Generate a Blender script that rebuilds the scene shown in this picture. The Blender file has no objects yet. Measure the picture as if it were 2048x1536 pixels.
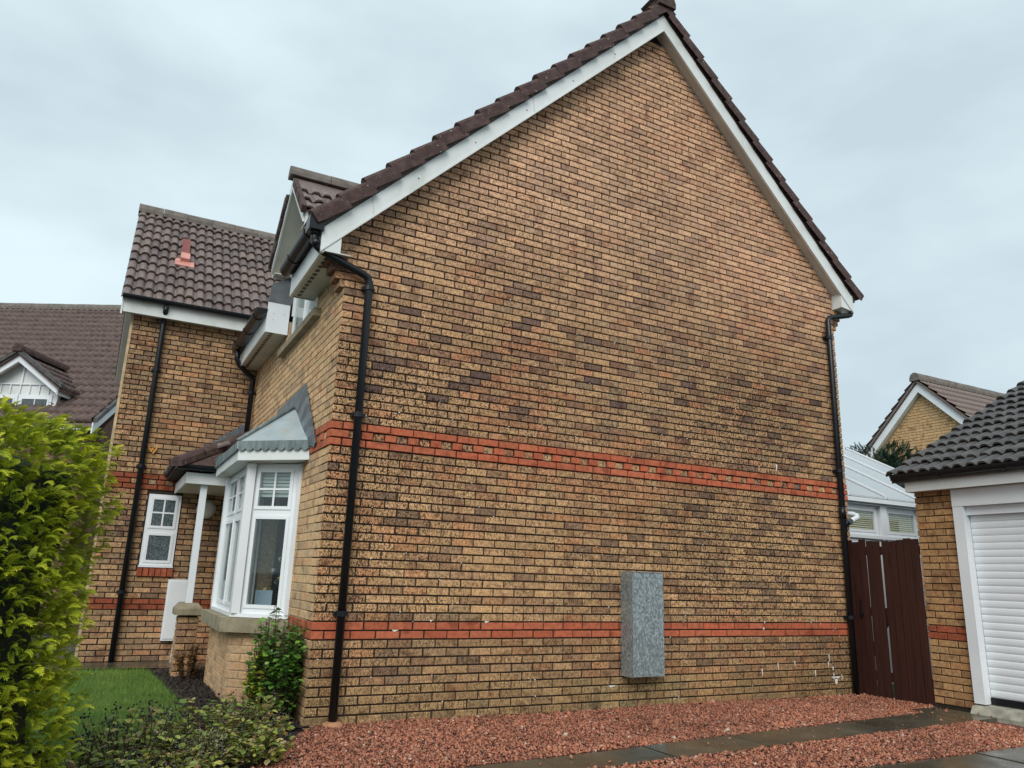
import bpy, math, random
import numpy as np
from mathutils import Matrix, Vector
random.seed(11); rng=np.random.default_rng(11)
S=bpy.context.scene; COL=S.collection
# ---------------------------------------------------------------- camera
CAM=(-1.6365,-6.5976,1.2382); PITCH,YAW,ROLL,FPX=.2525,.4814,.0327,1501.68
cp,sp,cy,sy,cr,sr=math.cos(PITCH),math.sin(PITCH),math.cos(YAW),math.sin(YAW),math.cos(ROLL),math.sin(ROLL)
fw=Vector((sy*cp,cy*cp,sp)); rt=Vector((cy,-sy,0)); up=rt.cross(fw)
rt2=cr*rt+sr*up; up2=-sr*rt+cr*up
cam=bpy.data.cameras.new('camera'); camo=bpy.data.objects.new('camera',cam); COL.objects.link(camo)
camo.matrix_world=Matrix(((rt2.x,up2.x,-fw.x,CAM[0]),(rt2.y,up2.y,-fw.y,CAM[1]),(rt2.z,up2.z,-fw.z,CAM[2]),(0,0,0,1)))
cam.sensor_width=36; cam.lens=FPX/2048*36; cam.clip_start=.05; cam.clip_end=1000
S.camera=camo
# ---------------------------------------------------------------- sky, sun, exposure
SUN_EL,SUN_AZ=math.radians(40),math.radians(214)   # azimuth of the sun, clockwise from +y
W=bpy.data.worlds.new('World'); S.world=W; W.use_nodes=True
nt=W.node_tree; nt.nodes.clear()
def wn(t,**k):
    n=nt.nodes.new(t)
    for a,b in k.items(): setattr(n,a,b)
    return n
sky=wn('ShaderNodeTexSky',sky_type='NISHITA',sun_disc=False,sun_elevation=SUN_EL,sun_rotation=SUN_AZ,air_density=1.2,dust_density=3.0)
tc=wn('ShaderNodeTexCoord'); mp=wn('ShaderNodeMapping'); mp.inputs['Scale'].default_value=(1.1,1.1,2.6)
n1=wn('ShaderNodeTexNoise'); n1.inputs['Scale'].default_value=1.7; n1.inputs['Detail'].default_value=5; n1.inputs['Roughness'].default_value=.5
ra=wn('ShaderNodeValToRGB'); ra.color_ramp.elements[0].position=.36; ra.color_ramp.elements[1].position=.62
ra.color_ramp.elements[0].color=(4.6,5.55,6.05,1); ra.color_ramp.elements[1].color=(6.25,7.45,7.85,1)
mx=wn('ShaderNodeMix',data_type='RGBA'); mx.inputs['Factor'].default_value=.93
bg=wn('ShaderNodeBackground'); bg.inputs['Strength'].default_value=.086; ow=wn('ShaderNodeOutputWorld')
L=nt.links.new
L(tc.outputs['Generated'],mp.inputs['Vector']); L(mp.outputs[0],n1.inputs['Vector']); L(n1.outputs['Fac'],ra.inputs[0])
L(sky.outputs[0],mx.inputs[6]); L(ra.outputs[0],mx.inputs[7]); L(mx.outputs[2],bg.inputs[0]); L(bg.outputs[0],ow.inputs[0])
sl=bpy.data.lights.new('sun','SUN'); sl.energy=1.5; sl.angle=math.radians(38); sl.color=(1,.96,.9)
so=bpy.data.objects.new('sun',sl); COL.objects.link(so)
sd=Vector((math.sin(SUN_AZ)*math.cos(SUN_EL),math.cos(SUN_AZ)*math.cos(SUN_EL),math.sin(SUN_EL)))
so.rotation_euler=sd.to_track_quat('Z','Y').to_euler(); so.location=(-20,-20,30)
vs=S.view_settings; vs.view_transform='Standard'; vs.look='None'; vs.exposure=.62; vs.gamma=1; vs.use_curve_mapping=False
S.render.engine='CYCLES'; S.render.resolution_x=1024; S.render.resolution_y=768
S.cycles.max_bounces=4; S.cycles.diffuse_bounces=2; S.cycles.glossy_bounces=2; S.cycles.transmission_bounces=2; S.cycles.transparent_max_bounces=8

# ---------------------------------------------------------------- materials
MATS={}
def lin(h):
    h=h.lstrip('#'); o=[]
    for i in (0,2,4):
        c=int(h[i:i+2],16)/255; o.append(c/12.92 if c<=.04045 else ((c+.055)/1.055)**2.4)
    return tuple(o)
class NB:
    def __init__(s,name):
        s.m=bpy.data.materials.new(name); s.m.use_nodes=True; s.t=s.m.node_tree; s.t.nodes.clear()
        s.o=s.n('ShaderNodeOutputMaterial'); s.p=s.n('ShaderNodeBsdfPrincipled'); s.l(s.p.outputs[0],s.o.inputs[0]); MATS[name]=s.m
    def n(s,t,**k):
        x=s.t.nodes.new(t)
        for a,b in k.items(): setattr(x,a,b)
        return x
    def l(s,a,b): s.t.links.new(a,b)
    def pos(s,scale=(1,1,1)):
        g=s.n('ShaderNodeNewGeometry'); m=s.n('ShaderNodeMapping'); m.inputs['Scale'].default_value=scale; s.l(g.outputs['Position'],m.inputs[0]); return m.outputs[0]
    def noise(s,scale,detail=3,rough=.55,vec=None,sc=(1,1,1)):
        x=s.n('ShaderNodeTexNoise'); x.inputs['Scale'].default_value=scale; x.inputs['Detail'].default_value=detail; x.inputs['Roughness'].default_value=rough
        s.l(vec if vec else s.pos(sc),x.inputs['Vector']); return x.outputs['Fac']
    def ramp(s,f,stops):
        r=s.n('ShaderNodeValToRGB'); e=r.color_ramp.elements
        while len(e)<len(stops): e.new(.5)
        for i,(p,c) in enumerate(stops):
            e[i].position=p; e[i].color=(c,c,c,1) if isinstance(c,(int,float)) else (*c,1)
        s.l(f,r.inputs[0]); return r.outputs[0]
    def mix(s,f,a,b,mode='MIX'):
        x=s.n('ShaderNodeMix',data_type='RGBA',blend_type=mode)
        for i,v in ((0,f),(6,a),(7,b)):
            if isinstance(v,(int,float)): x.inputs[i].default_value=v
            elif isinstance(v,tuple): x.inputs[i].default_value=(*v,1)
            else: s.l(v,x.inputs[i])
        return x.outputs[2]
    def math(s,op,a,b=0):
        x=s.n('ShaderNodeMath',operation=op)
        for i,v in ((0,a),(1,b)):
            if isinstance(v,(int,float)): x.inputs[i].default_value=v
            else: s.l(v,x.inputs[i])
        return x.outputs[0]
    def bump(s,h,st=.4,d=.01):
        b=s.n('ShaderNodeBump'); b.inputs['Strength'].default_value=st; b.inputs['Distance'].default_value=d; s.l(h,b.inputs['Height']); s.l(b.outputs[0],s.p.inputs['Normal'])
    def col(s,c):
        if isinstance(c,tuple): s.p.inputs['Base Color'].default_value=(*c,1)
        else: s.l(c,s.p.inputs['Base Color'])
    def rough(s,r):
        if isinstance(r,(int,float)): s.p.inputs['Roughness'].default_value=r
        else: s.l(r,s.p.inputs['Roughness'])
def brick_mat():
    b=NB('brick'); a=b.n('ShaderNodeAttribute',attribute_name='bc'); c=a.outputs['Color']; w=a.outputs['Alpha']
    # fire-flashed darker ends and patches, and overall mottling
    fl=b.ramp(b.noise(6.5,1),[(.57,0),(.70,.7)]); c=b.mix(fl,c,b.mix(1.0,c,(.50,.42,.43),'MULTIPLY'))
    var=b.ramp(b.noise(24,2),[(.3,(.78,.76,.74)),(.7,(1.16,1.15,1.12))]); c=b.mix(1.0,c,var,'MULTIPLY')
    # drag-faced pits: dark vertical squiggles, as heavy as the brick's weathering
    v=b.pos((1.0,1.0,.62))
    pit=b.noise(62,1.5,.6,v); d=b.math('ABSOLUTE',b.math('SUBTRACT',pit,.5))
    sq=b.ramp(d,[(.02,1),(.062,0)]); sp=b.ramp(b.noise(44,1,.6,v),[(.55,0),(.62,1)])
    m=b.math('MULTIPLY',b.math('MAXIMUM',sq,sp),w)
    c=b.mix(b.math('MULTIPLY',m,.93),c,(.028,.020,.012))
    b.col(c); b.rough(.9); b.p.inputs['Specular IOR Level'].default_value=.25
    b.bump(b.noise(95,1.5,.6,v),.7,.006)
brick_mat()
def simple(name,c,r=.6,var=.12,scale=8,metal=0,bump=0,bs=60,spec=.5):
    b=NB(name); c=lin(c) if isinstance(c,str) else c
    f=b.ramp(b.noise(scale,4),[(.3,tuple(x*(1-var) for x in c)),(.7,tuple(min(1,x*(1+var)) for x in c))]); b.col(f); b.rough(r)
    b.p.inputs['Metallic'].default_value=metal; b.p.inputs['Specular IOR Level'].default_value=spec
    if bump: b.bump(b.noise(bs,4),bump,.006)
    return b
def attr_mat(name,r=.6,var=.15,scale=30,spec=.4,trans=0,bump=0):
    b=NB(name); a=b.n('ShaderNodeAttribute',attribute_name='bc')
    f=b.ramp(b.noise(scale,3),[(.3,1-var),(.7,1+var)]); c=b.mix(1.0,a.outputs['Color'],f,'MULTIPLY'); b.col(c); b.rough(r); b.p.inputs['Specular IOR Level'].default_value=spec
    if trans:
        t=b.n('ShaderNodeBsdfTranslucent'); b.l(c,t.inputs[0]); m=b.n('ShaderNodeMixShader'); m.inputs[0].default_value=trans
        b.l(b.p.outputs[0],m.inputs[1]); b.l(t.outputs[0],m.inputs[2]); b.l(m.outputs[0],b.o.inputs[0])
    if bump: b.bump(b.noise(90,4),bump,.004)
simple('mortar_dark',(.026,.019,.014),.95,.35,30)
simple('mortar_pale',(.40,.30,.19),.95,.3,30)
def upvc():
    b=NB('upvc'); s_=b.ramp(b.noise(2.2,5,.6,None,(1,1,.5)),[(.40,(.71,.74,.74)),(.60,(.64,.67,.65)),(.78,(.49,.52,.47))]); b.col(s_); b.rough(.38)
upvc()
simple('upvc_clean',(.74,.77,.80),.28,.06,1.6)
def soffit():
    b=NB('soffit'); c=b.ramp(b.noise(3,4),[(.35,(.60,.59,.52)),(.75,(.47,.46,.40))]); b.col(c); b.rough(.55)
soffit()
simple('black_plastic',(.008,.010,.013),.33,.2,4,spec=.35)
def roof_tile():
    b=NB('roof_tile'); o=b.n('ShaderNodeObjectInfo'); a=b.n('ShaderNodeAttribute',attribute_name='bc')
    base=b.ramp(o.outputs['Random'],[(0,(.085,.060,.058)),(.5,(.125,.088,.082)),(1,(.18,.13,.113))])
    c=b.mix(b.ramp(b.noise(14,4),[(.35,0),(.7,.55)]),base,(.19,.15,.135))
    lich=b.ramp(b.noise(48,2),[(.60,0),(.68,.8)]); lz=b.ramp(b.noise(2.6,2),[(.42,0),(.60,1)])
    c=b.mix(b.math('MULTIPLY',lich,lz),c,(.42,.38,.33)); b.col(c); b.rough(b.ramp(b.noise(9,3),[(.3,.38),(.7,.68)])); b.bump(b.noise(130,4),.35,.004)
roof_tile()
def verge_tile():
    b=NB('verge_tile'); c=b.ramp(b.noise(11,5,.65),[(.3,(.036,.021,.020)),(.55,(.080,.044,.040)),(.75,(.125,.085,.072))])
    mo=b.ramp(b.noise(20,3),[(.58,0),(.68,.7)]); mz=b.ramp(b.noise(1.1,2),[(.5,0),(.62,1)])
    c=b.mix(b.math('MULTIPLY',mo,mz),c,(.075,.075,.022))
    c=b.mix(b.ramp(b.noise(32,2),[(.70,0),(.74,.9)]),c,(.45,.38,.36)); b.col(c); b.rough(.9); b.bump(b.noise(70,5,.7),.9,.012)
verge_tile()
simple('grey_tile',(.058,.052,.051),.5,.55,6,bump=.5,bs=90)
simple('far_wall',(.16,.088,.062),.9,.35,9)
simple('far_tile',(.098,.062,.053),.65,.4,5)
simple('ridge_tile',(.145,.125,.108),.85,.3,9,bump=.5,bs=70)
def lead():
    b=NB('lead'); c=b.ramp(b.noise(6,4),[(.3,(.135,.15,.165)),(.7,(.24,.265,.28))]); b.col(c); b.rough(.55); b.p.inputs['Metallic'].default_value=.35; b.bump(b.noise(18,3),.25,.01)
lead()
simple('lead_dark',(.10,.112,.125),.6,.3,8)
def leadroof():
    b=NB('lead_roof'); c=b.ramp(b.noise(5,4),[(.3,(.30,.36,.38)),(.7,(.40,.46,.48))])
    st=b.ramp(b.noise(9,4,.6,None,(1,1,1)),[(.55,0),(.66,.6)]); z=b.ramp(b.noise(2.3,1),[(.45,0),(.55,1)])
    c=b.mix(b.math('MULTIPLY',st,z),c,(.42,.33,.17)); b.col(c); b.rough(.5); b.p.inputs['Metallic'].default_value=.15
leadroof()
def lead_green():
    b=NB('lead_green'); c=b.ramp(b.noise(16,4,.6,None,(1,1,.25)),[(.35,(.10,.13,.135)),(.7,(.22,.27,.27))]); b.col(c); b.rough(.6); b.p.inputs['Metallic'].default_value=.2
lead_green()
def stone():
    b=NB('cast_stone'); c=b.ramp(b.noise(7,5,.65),[(.3,(.16,.135,.085)),(.7,(.33,.28,.19))]); c=b.mix(b.ramp(b.noise(60,2),[(.68,0),(.74,.7)]),c,(.5,.48,.42)); b.col(c); b.rough(.9); b.bump(b.noise(90,4),.4,.005)
stone()
def galv():
    b=NB('galvanised_steel'); v=b.n('ShaderNodeTexVoronoi'); v.inputs['Scale'].default_value=75; b.l(b.pos((1,1,.6)),v.inputs['Vector'])
    hsv=b.n('ShaderNodeSeparateColor'); b.l(v.outputs['Color'],hsv.inputs[0])
    f=b.mix(.45,hsv.outputs[0],b.noise(70,3,.7,None,(1,1,.6)))
    c=b.ramp(f,[(.22,(.15,.18,.19)),(.5,(.25,.295,.305)),(.72,(.37,.425,.44)),(.85,(.50,.56,.58))]); b.col(c)
    b.p.inputs['Metallic'].default_value=.4; b.rough(b.ramp(f,[(.2,.5),(.8,.32)])); b.bump(f,.15,.002)
galv()
def gate():
    b=NB('gate_wood'); c=b.ramp(b.noise(3,5,.6,None,(14,14,.6)),[(.3,(.020,.0062,.005)),(.7,(.056,.0165,.012))]); b.col(c); b.rough(.5); b.bump(b.noise(10,4,.6,None,(14,14,.8)),.25,.004)
gate()
def glass(name,tint,refl):
    b=NB(name); t=b.n('ShaderNodeBsdfTransparent'); t.inputs[0].default_value=(*tint,1); g=b.n('ShaderNodeBsdfGlossy'); g.inputs['Roughness'].default_value=.03; g.inputs['Color'].default_value=(.9,.95,.97,1)
    lw=b.n('ShaderNodeLayerWeight'); lw.inputs['Blend'].default_value=.5; m=b.n('ShaderNodeMixShader'); b.l(b.math('ADD',b.math('MULTIPLY',b.math('POWER',lw.outputs['Facing'],4),refl),.04),m.inputs[0]); b.l(t.outputs[0],m.inputs[1]); b.l(g.outputs[0],m.inputs[2]); b.l(m.outputs[0],b.o.inputs[0])
glass('glass',(.93,.96,.95),.45)
def obscure():
    b=NB('obscure_glass'); c=b.ramp(b.noise(70,3),[(.4,(.03,.045,.05)),(.65,(.14,.17,.18))]); b.col(c); b.rough(.15); b.bump(b.noise(80,2),.5,.004)
obscure()
simple('dark_room',(.30,.29,.27),.9,.1,2); simple('cream_wall',(.55,.55,.50),.9,.05,2); simple('blind_cream',(.60,.55,.42),.7,.04,3); simple('blind',(.55,.62,.62),.7,.05,2)
simple('curtain_grey',(.30,.34,.35),.8,.15,12)
simple('terracotta',(.42,.21,.11),.85,.2,20,bump=.4)
simple('vent_red',(.20,.045,.034),.5,.15,10); simple('vent_pale',(.55,.25,.20),.5,.2,12)
simple('beige_trim',(.48,.36,.22),.8,.3,9,bump=.4); 
def poly():
    b=NB('polycarbonate'); c=(.78,.83,.86); b.col(c); b.rough(.35); t=b.n('ShaderNodeBsdfTranslucent'); t.inputs[0].default_value=(.8,.85,.88,1); m=b.n('ShaderNodeMixShader'); m.inputs[0].default_value=.5
    b.l(b.p.outputs[0],m.inputs[1]); b.l(t.outputs[0],m.inputs[2]); b.l(m.outputs[0],b.o.inputs[0])
poly()
simple('brass_orange',(.55,.25,.04),.4,.3,40)
simple('white_lamp',(.72,.74,.72),.3,.02,3)
def slab():
    b=NB('wet_slab'); c=b.ramp(b.noise(2.2,6,.65),[(.3,(.045,.041,.028)),(.6,(.085,.078,.055)),(.8,(.14,.13,.10))]); b.col(c)
    b.rough(b.ramp(b.noise(1.7,4),[(.35,.10),(.62,.42)])); b.bump(b.noise(60,4),.12,.004)
slab()
simple('concrete_edge',(.33,.32,.26),.85,.35,9,bump=.5)
attr_mat('gravel_chip',.72,.25,60,.4)
simple('gravel_base',(.12,.045,.032),.95,.4,45,bump=.8)
attr_mat('bark_chip',.7,.3,40,.4); simple('soil',(.018,.013,.010),.95,.4,30,bump=.8)
simple('turf_base',(.045,.095,.018),.95,.4,25); attr_mat('grass_blade',.5,.15,3,.3,trans=.35)
attr_mat('leaf',.45,.18,30,.45,trans=.3); attr_mat('leaf_gloss',.25,.15,30,.5,trans=.2)
attr_mat('conifer_leaf',.55,.2,25,.25,trans=.3)
simple('twig',(.045,.028,.018),.85,.3,20); simple('berry',(.008,.007,.009),.35,.2,30)
simple('asphalt',(.05,.05,.052),.8,.25,3,bump=.4)
simple('conifer_shade',(.008,.014,.004),.95,.4,14,bump=1)  # near-black colour painting the shade deep inside the conifer
def birch():
    b=NB('birch_bark'); c=b.ramp(b.noise(18,4,.6,None,(1,1,2.5)),[(.42,(.12,.10,.08)),(.55,(.5,.49,.47))]); b.col(c); b.rough(.85)
birch()
simple('lime_stain',(.72,.71,.66),.95,.1,40)
attr_mat('bauble',.25,.05,5,.6)
simple('card_blue',(.42,.55,.68),.6,.03,3)
def nb_brick():
    b=NB('far_brick'); t=b.n('ShaderNodeAttribute',attribute_name='bc'); b.col(t.outputs['Color']); b.rough(.9)
nb_brick()

# ---------------------------------------------------------------- mesh helpers
class MB:
    def __init__(s): s.v=[]; s.f=[]; s.c=[]
    def add(s,vs,fs,c=(1,1,1,1)):
        o=len(s.v); s.v+=[tuple(p) for p in vs]; s.f+=[tuple(i+o for i in f) for f in fs]; s.c+=[c]*len(vs); return s
    def box(s,x0,x1,y0,y1,z0,z1,c=(1,1,1,1)):
        return s.add([(x0,y0,z0),(x1,y0,z0),(x1,y1,z0),(x0,y1,z0),(x0,y0,z1),(x1,y0,z1),(x1,y1,z1),(x0,y1,z1)],[(0,3,2,1),(4,5,6,7),(0,1,5,4),(1,2,6,5),(2,3,7,6),(3,0,4,7)],c)
    def obox(s,o,a,b,c_,col=(1,1,1,1)):
        o,a,b,c_=map(Vector,(o,a,b,c_)); return s.add([o,o+a,o+a+b,o+b,o+c_,o+a+c_,o+a+b+c_,o+b+c_],[(0,3,2,1),(4,5,6,7),(0,1,5,4),(1,2,6,5),(2,3,7,6),(3,0,4,7)],col)
    def prism(s,pts,d,col=(1,1,1,1)):
        d=Vector(d); p=[Vector(q) for q in pts]; n=len(p)
        return s.add(p+[q+d for q in p],[tuple(range(n)),tuple(range(2*n-1,n-1,-1))]+[(i,n+i,n+(i+1)%n,(i+1)%n) for i in range(n)],col)
    def tube(s,pts,r,n=10,cap=True,col=(1,1,1,1)):
        P=[Vector(p) for p in pts]; R=r if isinstance(r,(list,tuple)) else [r]*len(P); rings=[]; u=None
        for i,p in enumerate(P):
            t=(P[min(i+1,len(P)-1)]-P[max(i-1,0)]).normalized()
            if u is None: u=t.orthogonal().normalized()
            u=(u-t*u.dot(t)).normalized(); w=t.cross(u)
            rings.append([p+(u*math.cos(2*math.pi*k/n)+w*math.sin(2*math.pi*k/n))*R[i] for k in range(n)])
        vs=[q for r_ in rings for q in r_]; fs=[(i*n+k,i*n+(k+1)%n,(i+1)*n+(k+1)%n,(i+1)*n+k) for i in range(len(P)-1) for k in range(n)]
        if cap: fs+=[tuple(range(n-1,-1,-1)),tuple(range((len(P)-1)*n,len(P)*n))]
        return s.add(vs,fs,col)
    def mesh(s,name,off=(0,0,0)):
        m=bpy.data.meshes.new(name); v=np.array(s.v,dtype=float)-np.array(off); m.from_pydata(v.tolist(),[],s.f)
        at=m.attributes.new('bc','FLOAT_COLOR','POINT'); at.data.foreach_set('color',np.array(s.c,dtype=np.float32).ravel()); m.update(); return m
ORG={}
def tag(o,label,cat=None,group=None,kind=None):
    if label: o['label']=label
    if cat: o['category']=cat
    if group: o['group']=group
    if kind: o['kind']=kind
    return o
def empty(name,loc,label,cat,group=None):
    o=bpy.data.objects.new(name,None); COL.objects.link(o); o.location=loc; o.empty_display_size=.1; ORG[o]=Vector(loc); return tag(o,label,cat,group)
def put(mb,name,mat,parent=None,smooth=False,origin=None):
    off=ORG[parent] if parent else Vector(origin or (0,0,0))
    m=mb.mesh(name,off); m.materials.append(MATS[mat])
    if smooth: m.polygons.foreach_set('use_smooth',[True]*len(m.polygons))
    o=bpy.data.objects.new(name,m); COL.objects.link(o)
    if parent: o.parent=parent
    else: o.location=off
    ORG[o]=off; return o
def inst(mesh,name,parent,M):
    o=bpy.data.objects.new(name,mesh); COL.objects.link(o); o.parent=parent; o.matrix_basis=Matrix.Translation(-ORG[parent])@M; ORG[o]=ORG[parent]; return o
def npmesh(name,V,F,C,mat,parent=None,kind=None,smooth=False):
    """V (n,3), F (m,k) all the same k, C (n,4)"""
    off=np.array(ORG[parent]) if parent else np.zeros(3)
    V=np.asarray(V,float)-off; F=np.asarray(F,np.int32); k=F.shape[1]
    m=bpy.data.meshes.new(name); m.vertices.add(len(V)); m.vertices.foreach_set('co',V.ravel())
    m.loops.add(F.size); m.loops.foreach_set('vertex_index',F.ravel()); m.polygons.add(len(F)); m.polygons.foreach_set('loop_start',np.arange(len(F))*k)
    try: m.polygons.foreach_set('loop_total',np.full(len(F),k))
    except Exception: pass
    at=m.attributes.new('bc','FLOAT_COLOR','POINT'); at.data.foreach_set('color',np.asarray(C,np.float32).ravel()); m.update(calc_edges=True); m.validate()
    if smooth: m.polygons.foreach_set('use_smooth',[True]*len(m.polygons))
    m.materials.append(MATS[mat]); o=bpy.data.objects.new(name,m); COL.objects.link(o)
    if parent: o.parent=parent; ORG[o]=ORG[parent]
    if kind: o['kind']=kind
    return o
def box(name,mat,parent,*a): return put(MB().box(*a),name,mat,parent)
def tube(name,mat,parent,pts,r,n=12): return put(MB().tube(pts,r,n),name,mat,parent,True)
# value noise for brick colouring
def vnoise(x,y,seed=0):
    def h(i,j):
        n=math.sin(i*127.1+j*311.7+seed*74.7)*43758.5453; return n-math.floor(n)
    i,j=math.floor(x),math.floor(y); fx,fy=x-i,y-j; fx=fx*fx*(3-2*fx); fy=fy*fy*(3-2*fy)
    return (h(i,j)*(1-fx)+h(i+1,j)*fx)*(1-fy)+(h(i,j+1)*(1-fx)+h(i+1,j+1)*fx)*fy
exec_parts=[]
# ---------------------------------------------------------------- brickwork
BUFF=(.585,.352,.195); GOLD=(.615,.375,.195); ORNG=(.575,.268,.140); BRWN=(.335,.18,.118); PURP=(.18,.112,.098); OLIV=(.395,.268,.165); PINK=(.62,.39,.262)
RED=(.46,.118,.060)
def mixc(a,b,t): return tuple(x*(1-t)+y*t for x,y in zip(a,b))
def col_gable(s,z):
    n=.65*vnoise(s*.9+3,z*1.6,1)+.35*vnoise(s*2.3,z*4.1,12); o=vnoise(s*.55+9,z*.9,2); r=random.random()
    if r<.05+.30*max(0,n-.58)/.42: c=PURP
    elif r<.15+.36*max(0,n-.53)/.47: c=BRWN
    elif r<.22+.55*max(0,o-.5)/.5: c=ORNG
    elif r<.36: c=OLIV
    else: c=BUFF if random.random()<.6 else GOLD
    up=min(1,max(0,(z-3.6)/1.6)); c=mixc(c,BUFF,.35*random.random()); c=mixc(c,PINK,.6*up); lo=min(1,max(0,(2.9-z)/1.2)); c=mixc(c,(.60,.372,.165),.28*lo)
    if z<.32 and 2.6<s<4.0: c=mixc(c,(.30,.27,.12),.42)
    elif z<.3: c=mixc(c,(.38,.28,.12),.35)
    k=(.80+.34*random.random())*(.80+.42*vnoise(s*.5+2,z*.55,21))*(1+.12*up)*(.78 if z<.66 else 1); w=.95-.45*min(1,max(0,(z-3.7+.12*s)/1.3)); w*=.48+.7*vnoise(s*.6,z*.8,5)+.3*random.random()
    return (c[0]*k,c[1]*k,c[2]*k,min(1,w))
def col_front(s,z):
    r=random.random(); n=vnoise(s*.8,z*2,7)
    c=BRWN if r<.06+.1*(n>.6) else PURP if r<.09 else ORNG if r<.24 else OLIV if r<.32 else BUFF if r<.7 else GOLD
    c=mixc(c,(.62,.46,.27),.5); k=.88+.26*random.random(); return (c[0]*k,c[1]*k,c[2]*k,.1)
def col_wing(s,z):
    n=vnoise(s*1.3+5,z*1.7,3); r=random.random()
    c=PURP if r<.05+.25*max(0,n-.62) else BRWN if r<.2+.3*max(0,n-.55) else ORNG if r<.27 else OLIV if r<.58 else BUFF
    c=mixc(c,(.44,.285,.15),.35)
    k=.78+.34*random.random(); return (c[0]*k,c[1]*k,c[2]*k,.25+.6*vnoise(s*1.1,z*.8,8)*(1 if z>1.6 else .45))
def col_red(k=1): 
    j=k*(.86+.28*random.random()); t=random.random(); return (RED[0]*j,RED[1]*j*(1+.18*t),RED[2]*j*(1+.2*t),.08)
def brick(mb,O,u,n,s0,s1,z0,z1,col,out=0,dep=.013):
    """one brick: face proud by 'out' on frame O + u*s + z, chamfered edges, sides running back into the joint"""
    O,u,n=Vector(O),Vector(u),Vector(n); Z=Vector((0,0,1)); ch=.0035
    j=lambda a:random.uniform(-a,a)
    def P(s,z,d): return O+u*s+Z*z+n*d
    s0+=j(.0025); s1+=j(.0025); z0+=j(.0012); z1+=j(.0012); o2=out+j(.0012)
    f=[P(s0+ch,z0+ch,o2),P(s1-ch,z0+ch,o2),P(s1-ch,z1-ch,o2),P(s0+ch,z1-ch,o2)]
    e=[P(s0,z0,o2-ch),P(s1,z0,o2-ch),P(s1,z1,o2-ch),P(s0,z1,o2-ch)]
    b=[P(s0,z0,-dep),P(s1,z0,-dep),P(s1,z1,-dep),P(s0,z1,-dep)]
    F=[(0,1,2,3)]+[(4+i,4+(i+1)%4,(i+1)%4,i) for i in range(4)]+[(8+i,8+(i+1)%4,4+(i+1)%4,4+i) for i in range(4)]
    mb.add(f+e+b,F,col)
J=.0135
def course(s_start,s_end,half,L_=.225,first=None):
    """brick spans of one course; 'half' starts with a header"""
    out=[]; s=s_start; k=0
    while s<s_end-.02:
        l=L_/2 if (k==0 and half) else L_
        e=min(s+l,s_end); out.append((s,e-J if e<s_end-.001 else e)); s+=l; k+=1
    return out
BR=[]   # (parent key, frame, s0,s1,z0,z1,col,out)
def lay(key,fr,spans,z0,z1,colf,out=0,clip=None):
    for a,b in spans:
        if clip:
            r=clip(a,b,z0,z1)
            if not r: continue
            a,b=r
        if b-a<.02: continue
        c=colf((a+b)/2,(z0+z1)/2); BR.append((key,fr,a,b,z0,z1,c,out))
# --- setting of the house: its root and the mortar bodies of the walls
house=empty('brick_house',(3.4,2.5,0),'buff brick house with a blank gable wall, red brick bands and brown tiled roof','house')
WY=4.8; WX=-1.74
gw=MB().prism([(.012,.013,-.12),(6.738,.013,-.12),(6.738,.013,4.98),(3.78,.013,8.2),(.012,.013,4.42)],(0,.24,0))
gable=put(gw,'gable_wall','mortar_dark',house)
fwm=MB()   # front wall with openings for the bay and the upper window
for y0,y1,z0,z1 in ((.26,1.0,-.12,4.05),(3.17,4.95,-.12,4.05),(1.0,3.17,2.3,3.80),(1.0,3.17,-.12,.72),(.26,1.09,4.05,4.25),(2.62,4.95,4.05,4.25),(1.0,1.09,3.80,4.05),(2.62,3.17,3.80,4.05)): fwm.box(.0065,.24,y0,y1,z0,z1)
front=put(fwm,'front_wall','mortar_pale',house)
wwm=MB().box(WX+.013,.012,WY+.013,WY+.25,-.1,4.72).box(WX+.013,WX+.2,WY+.25,9.0,-.1,4.72)
wing=put(wwm,'wing_wall','mortar_dark',house)
box('rear_wall','mortar_dark',house,6.5,6.73,.26,5.0,-.1,4.9)
rm=MB().box(.24,6.5,.25,4.9,2.36,2.5).box(.24,6.5,4.7,4.79,-.1,2.36).box(.24,6.5,.252,4.7,-.1,.02); put(rm,'inner_floor','dark_room',house)
box('inner_wall','cream_wall',house,1.6,1.7,1.0,4.6,.02,2.36); box('inner_wall','cream_wall',house,.25,.62,2.62,2.72,.02,2.36); box('room_curtain','curtain_grey',house,.26,.30,2.2,2.6,.4,2.3)
WALL={'gable':gable,'front':front,'wing':wing}
FG=((0,0,0),(1,0,0),(0,-1,0)); FF=((0,0,0),(0,1,0),(-1,0,0)); FW=((WX,WY,0),(1,0,0),(0,-1,0))
def clipg(a,b,z0,z1):
    lo=max(a,z1-4.50); hi=min(b,12.02-z1)
    if z1>8.05 or hi-lo<.03: return None
    return lo,hi
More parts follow.
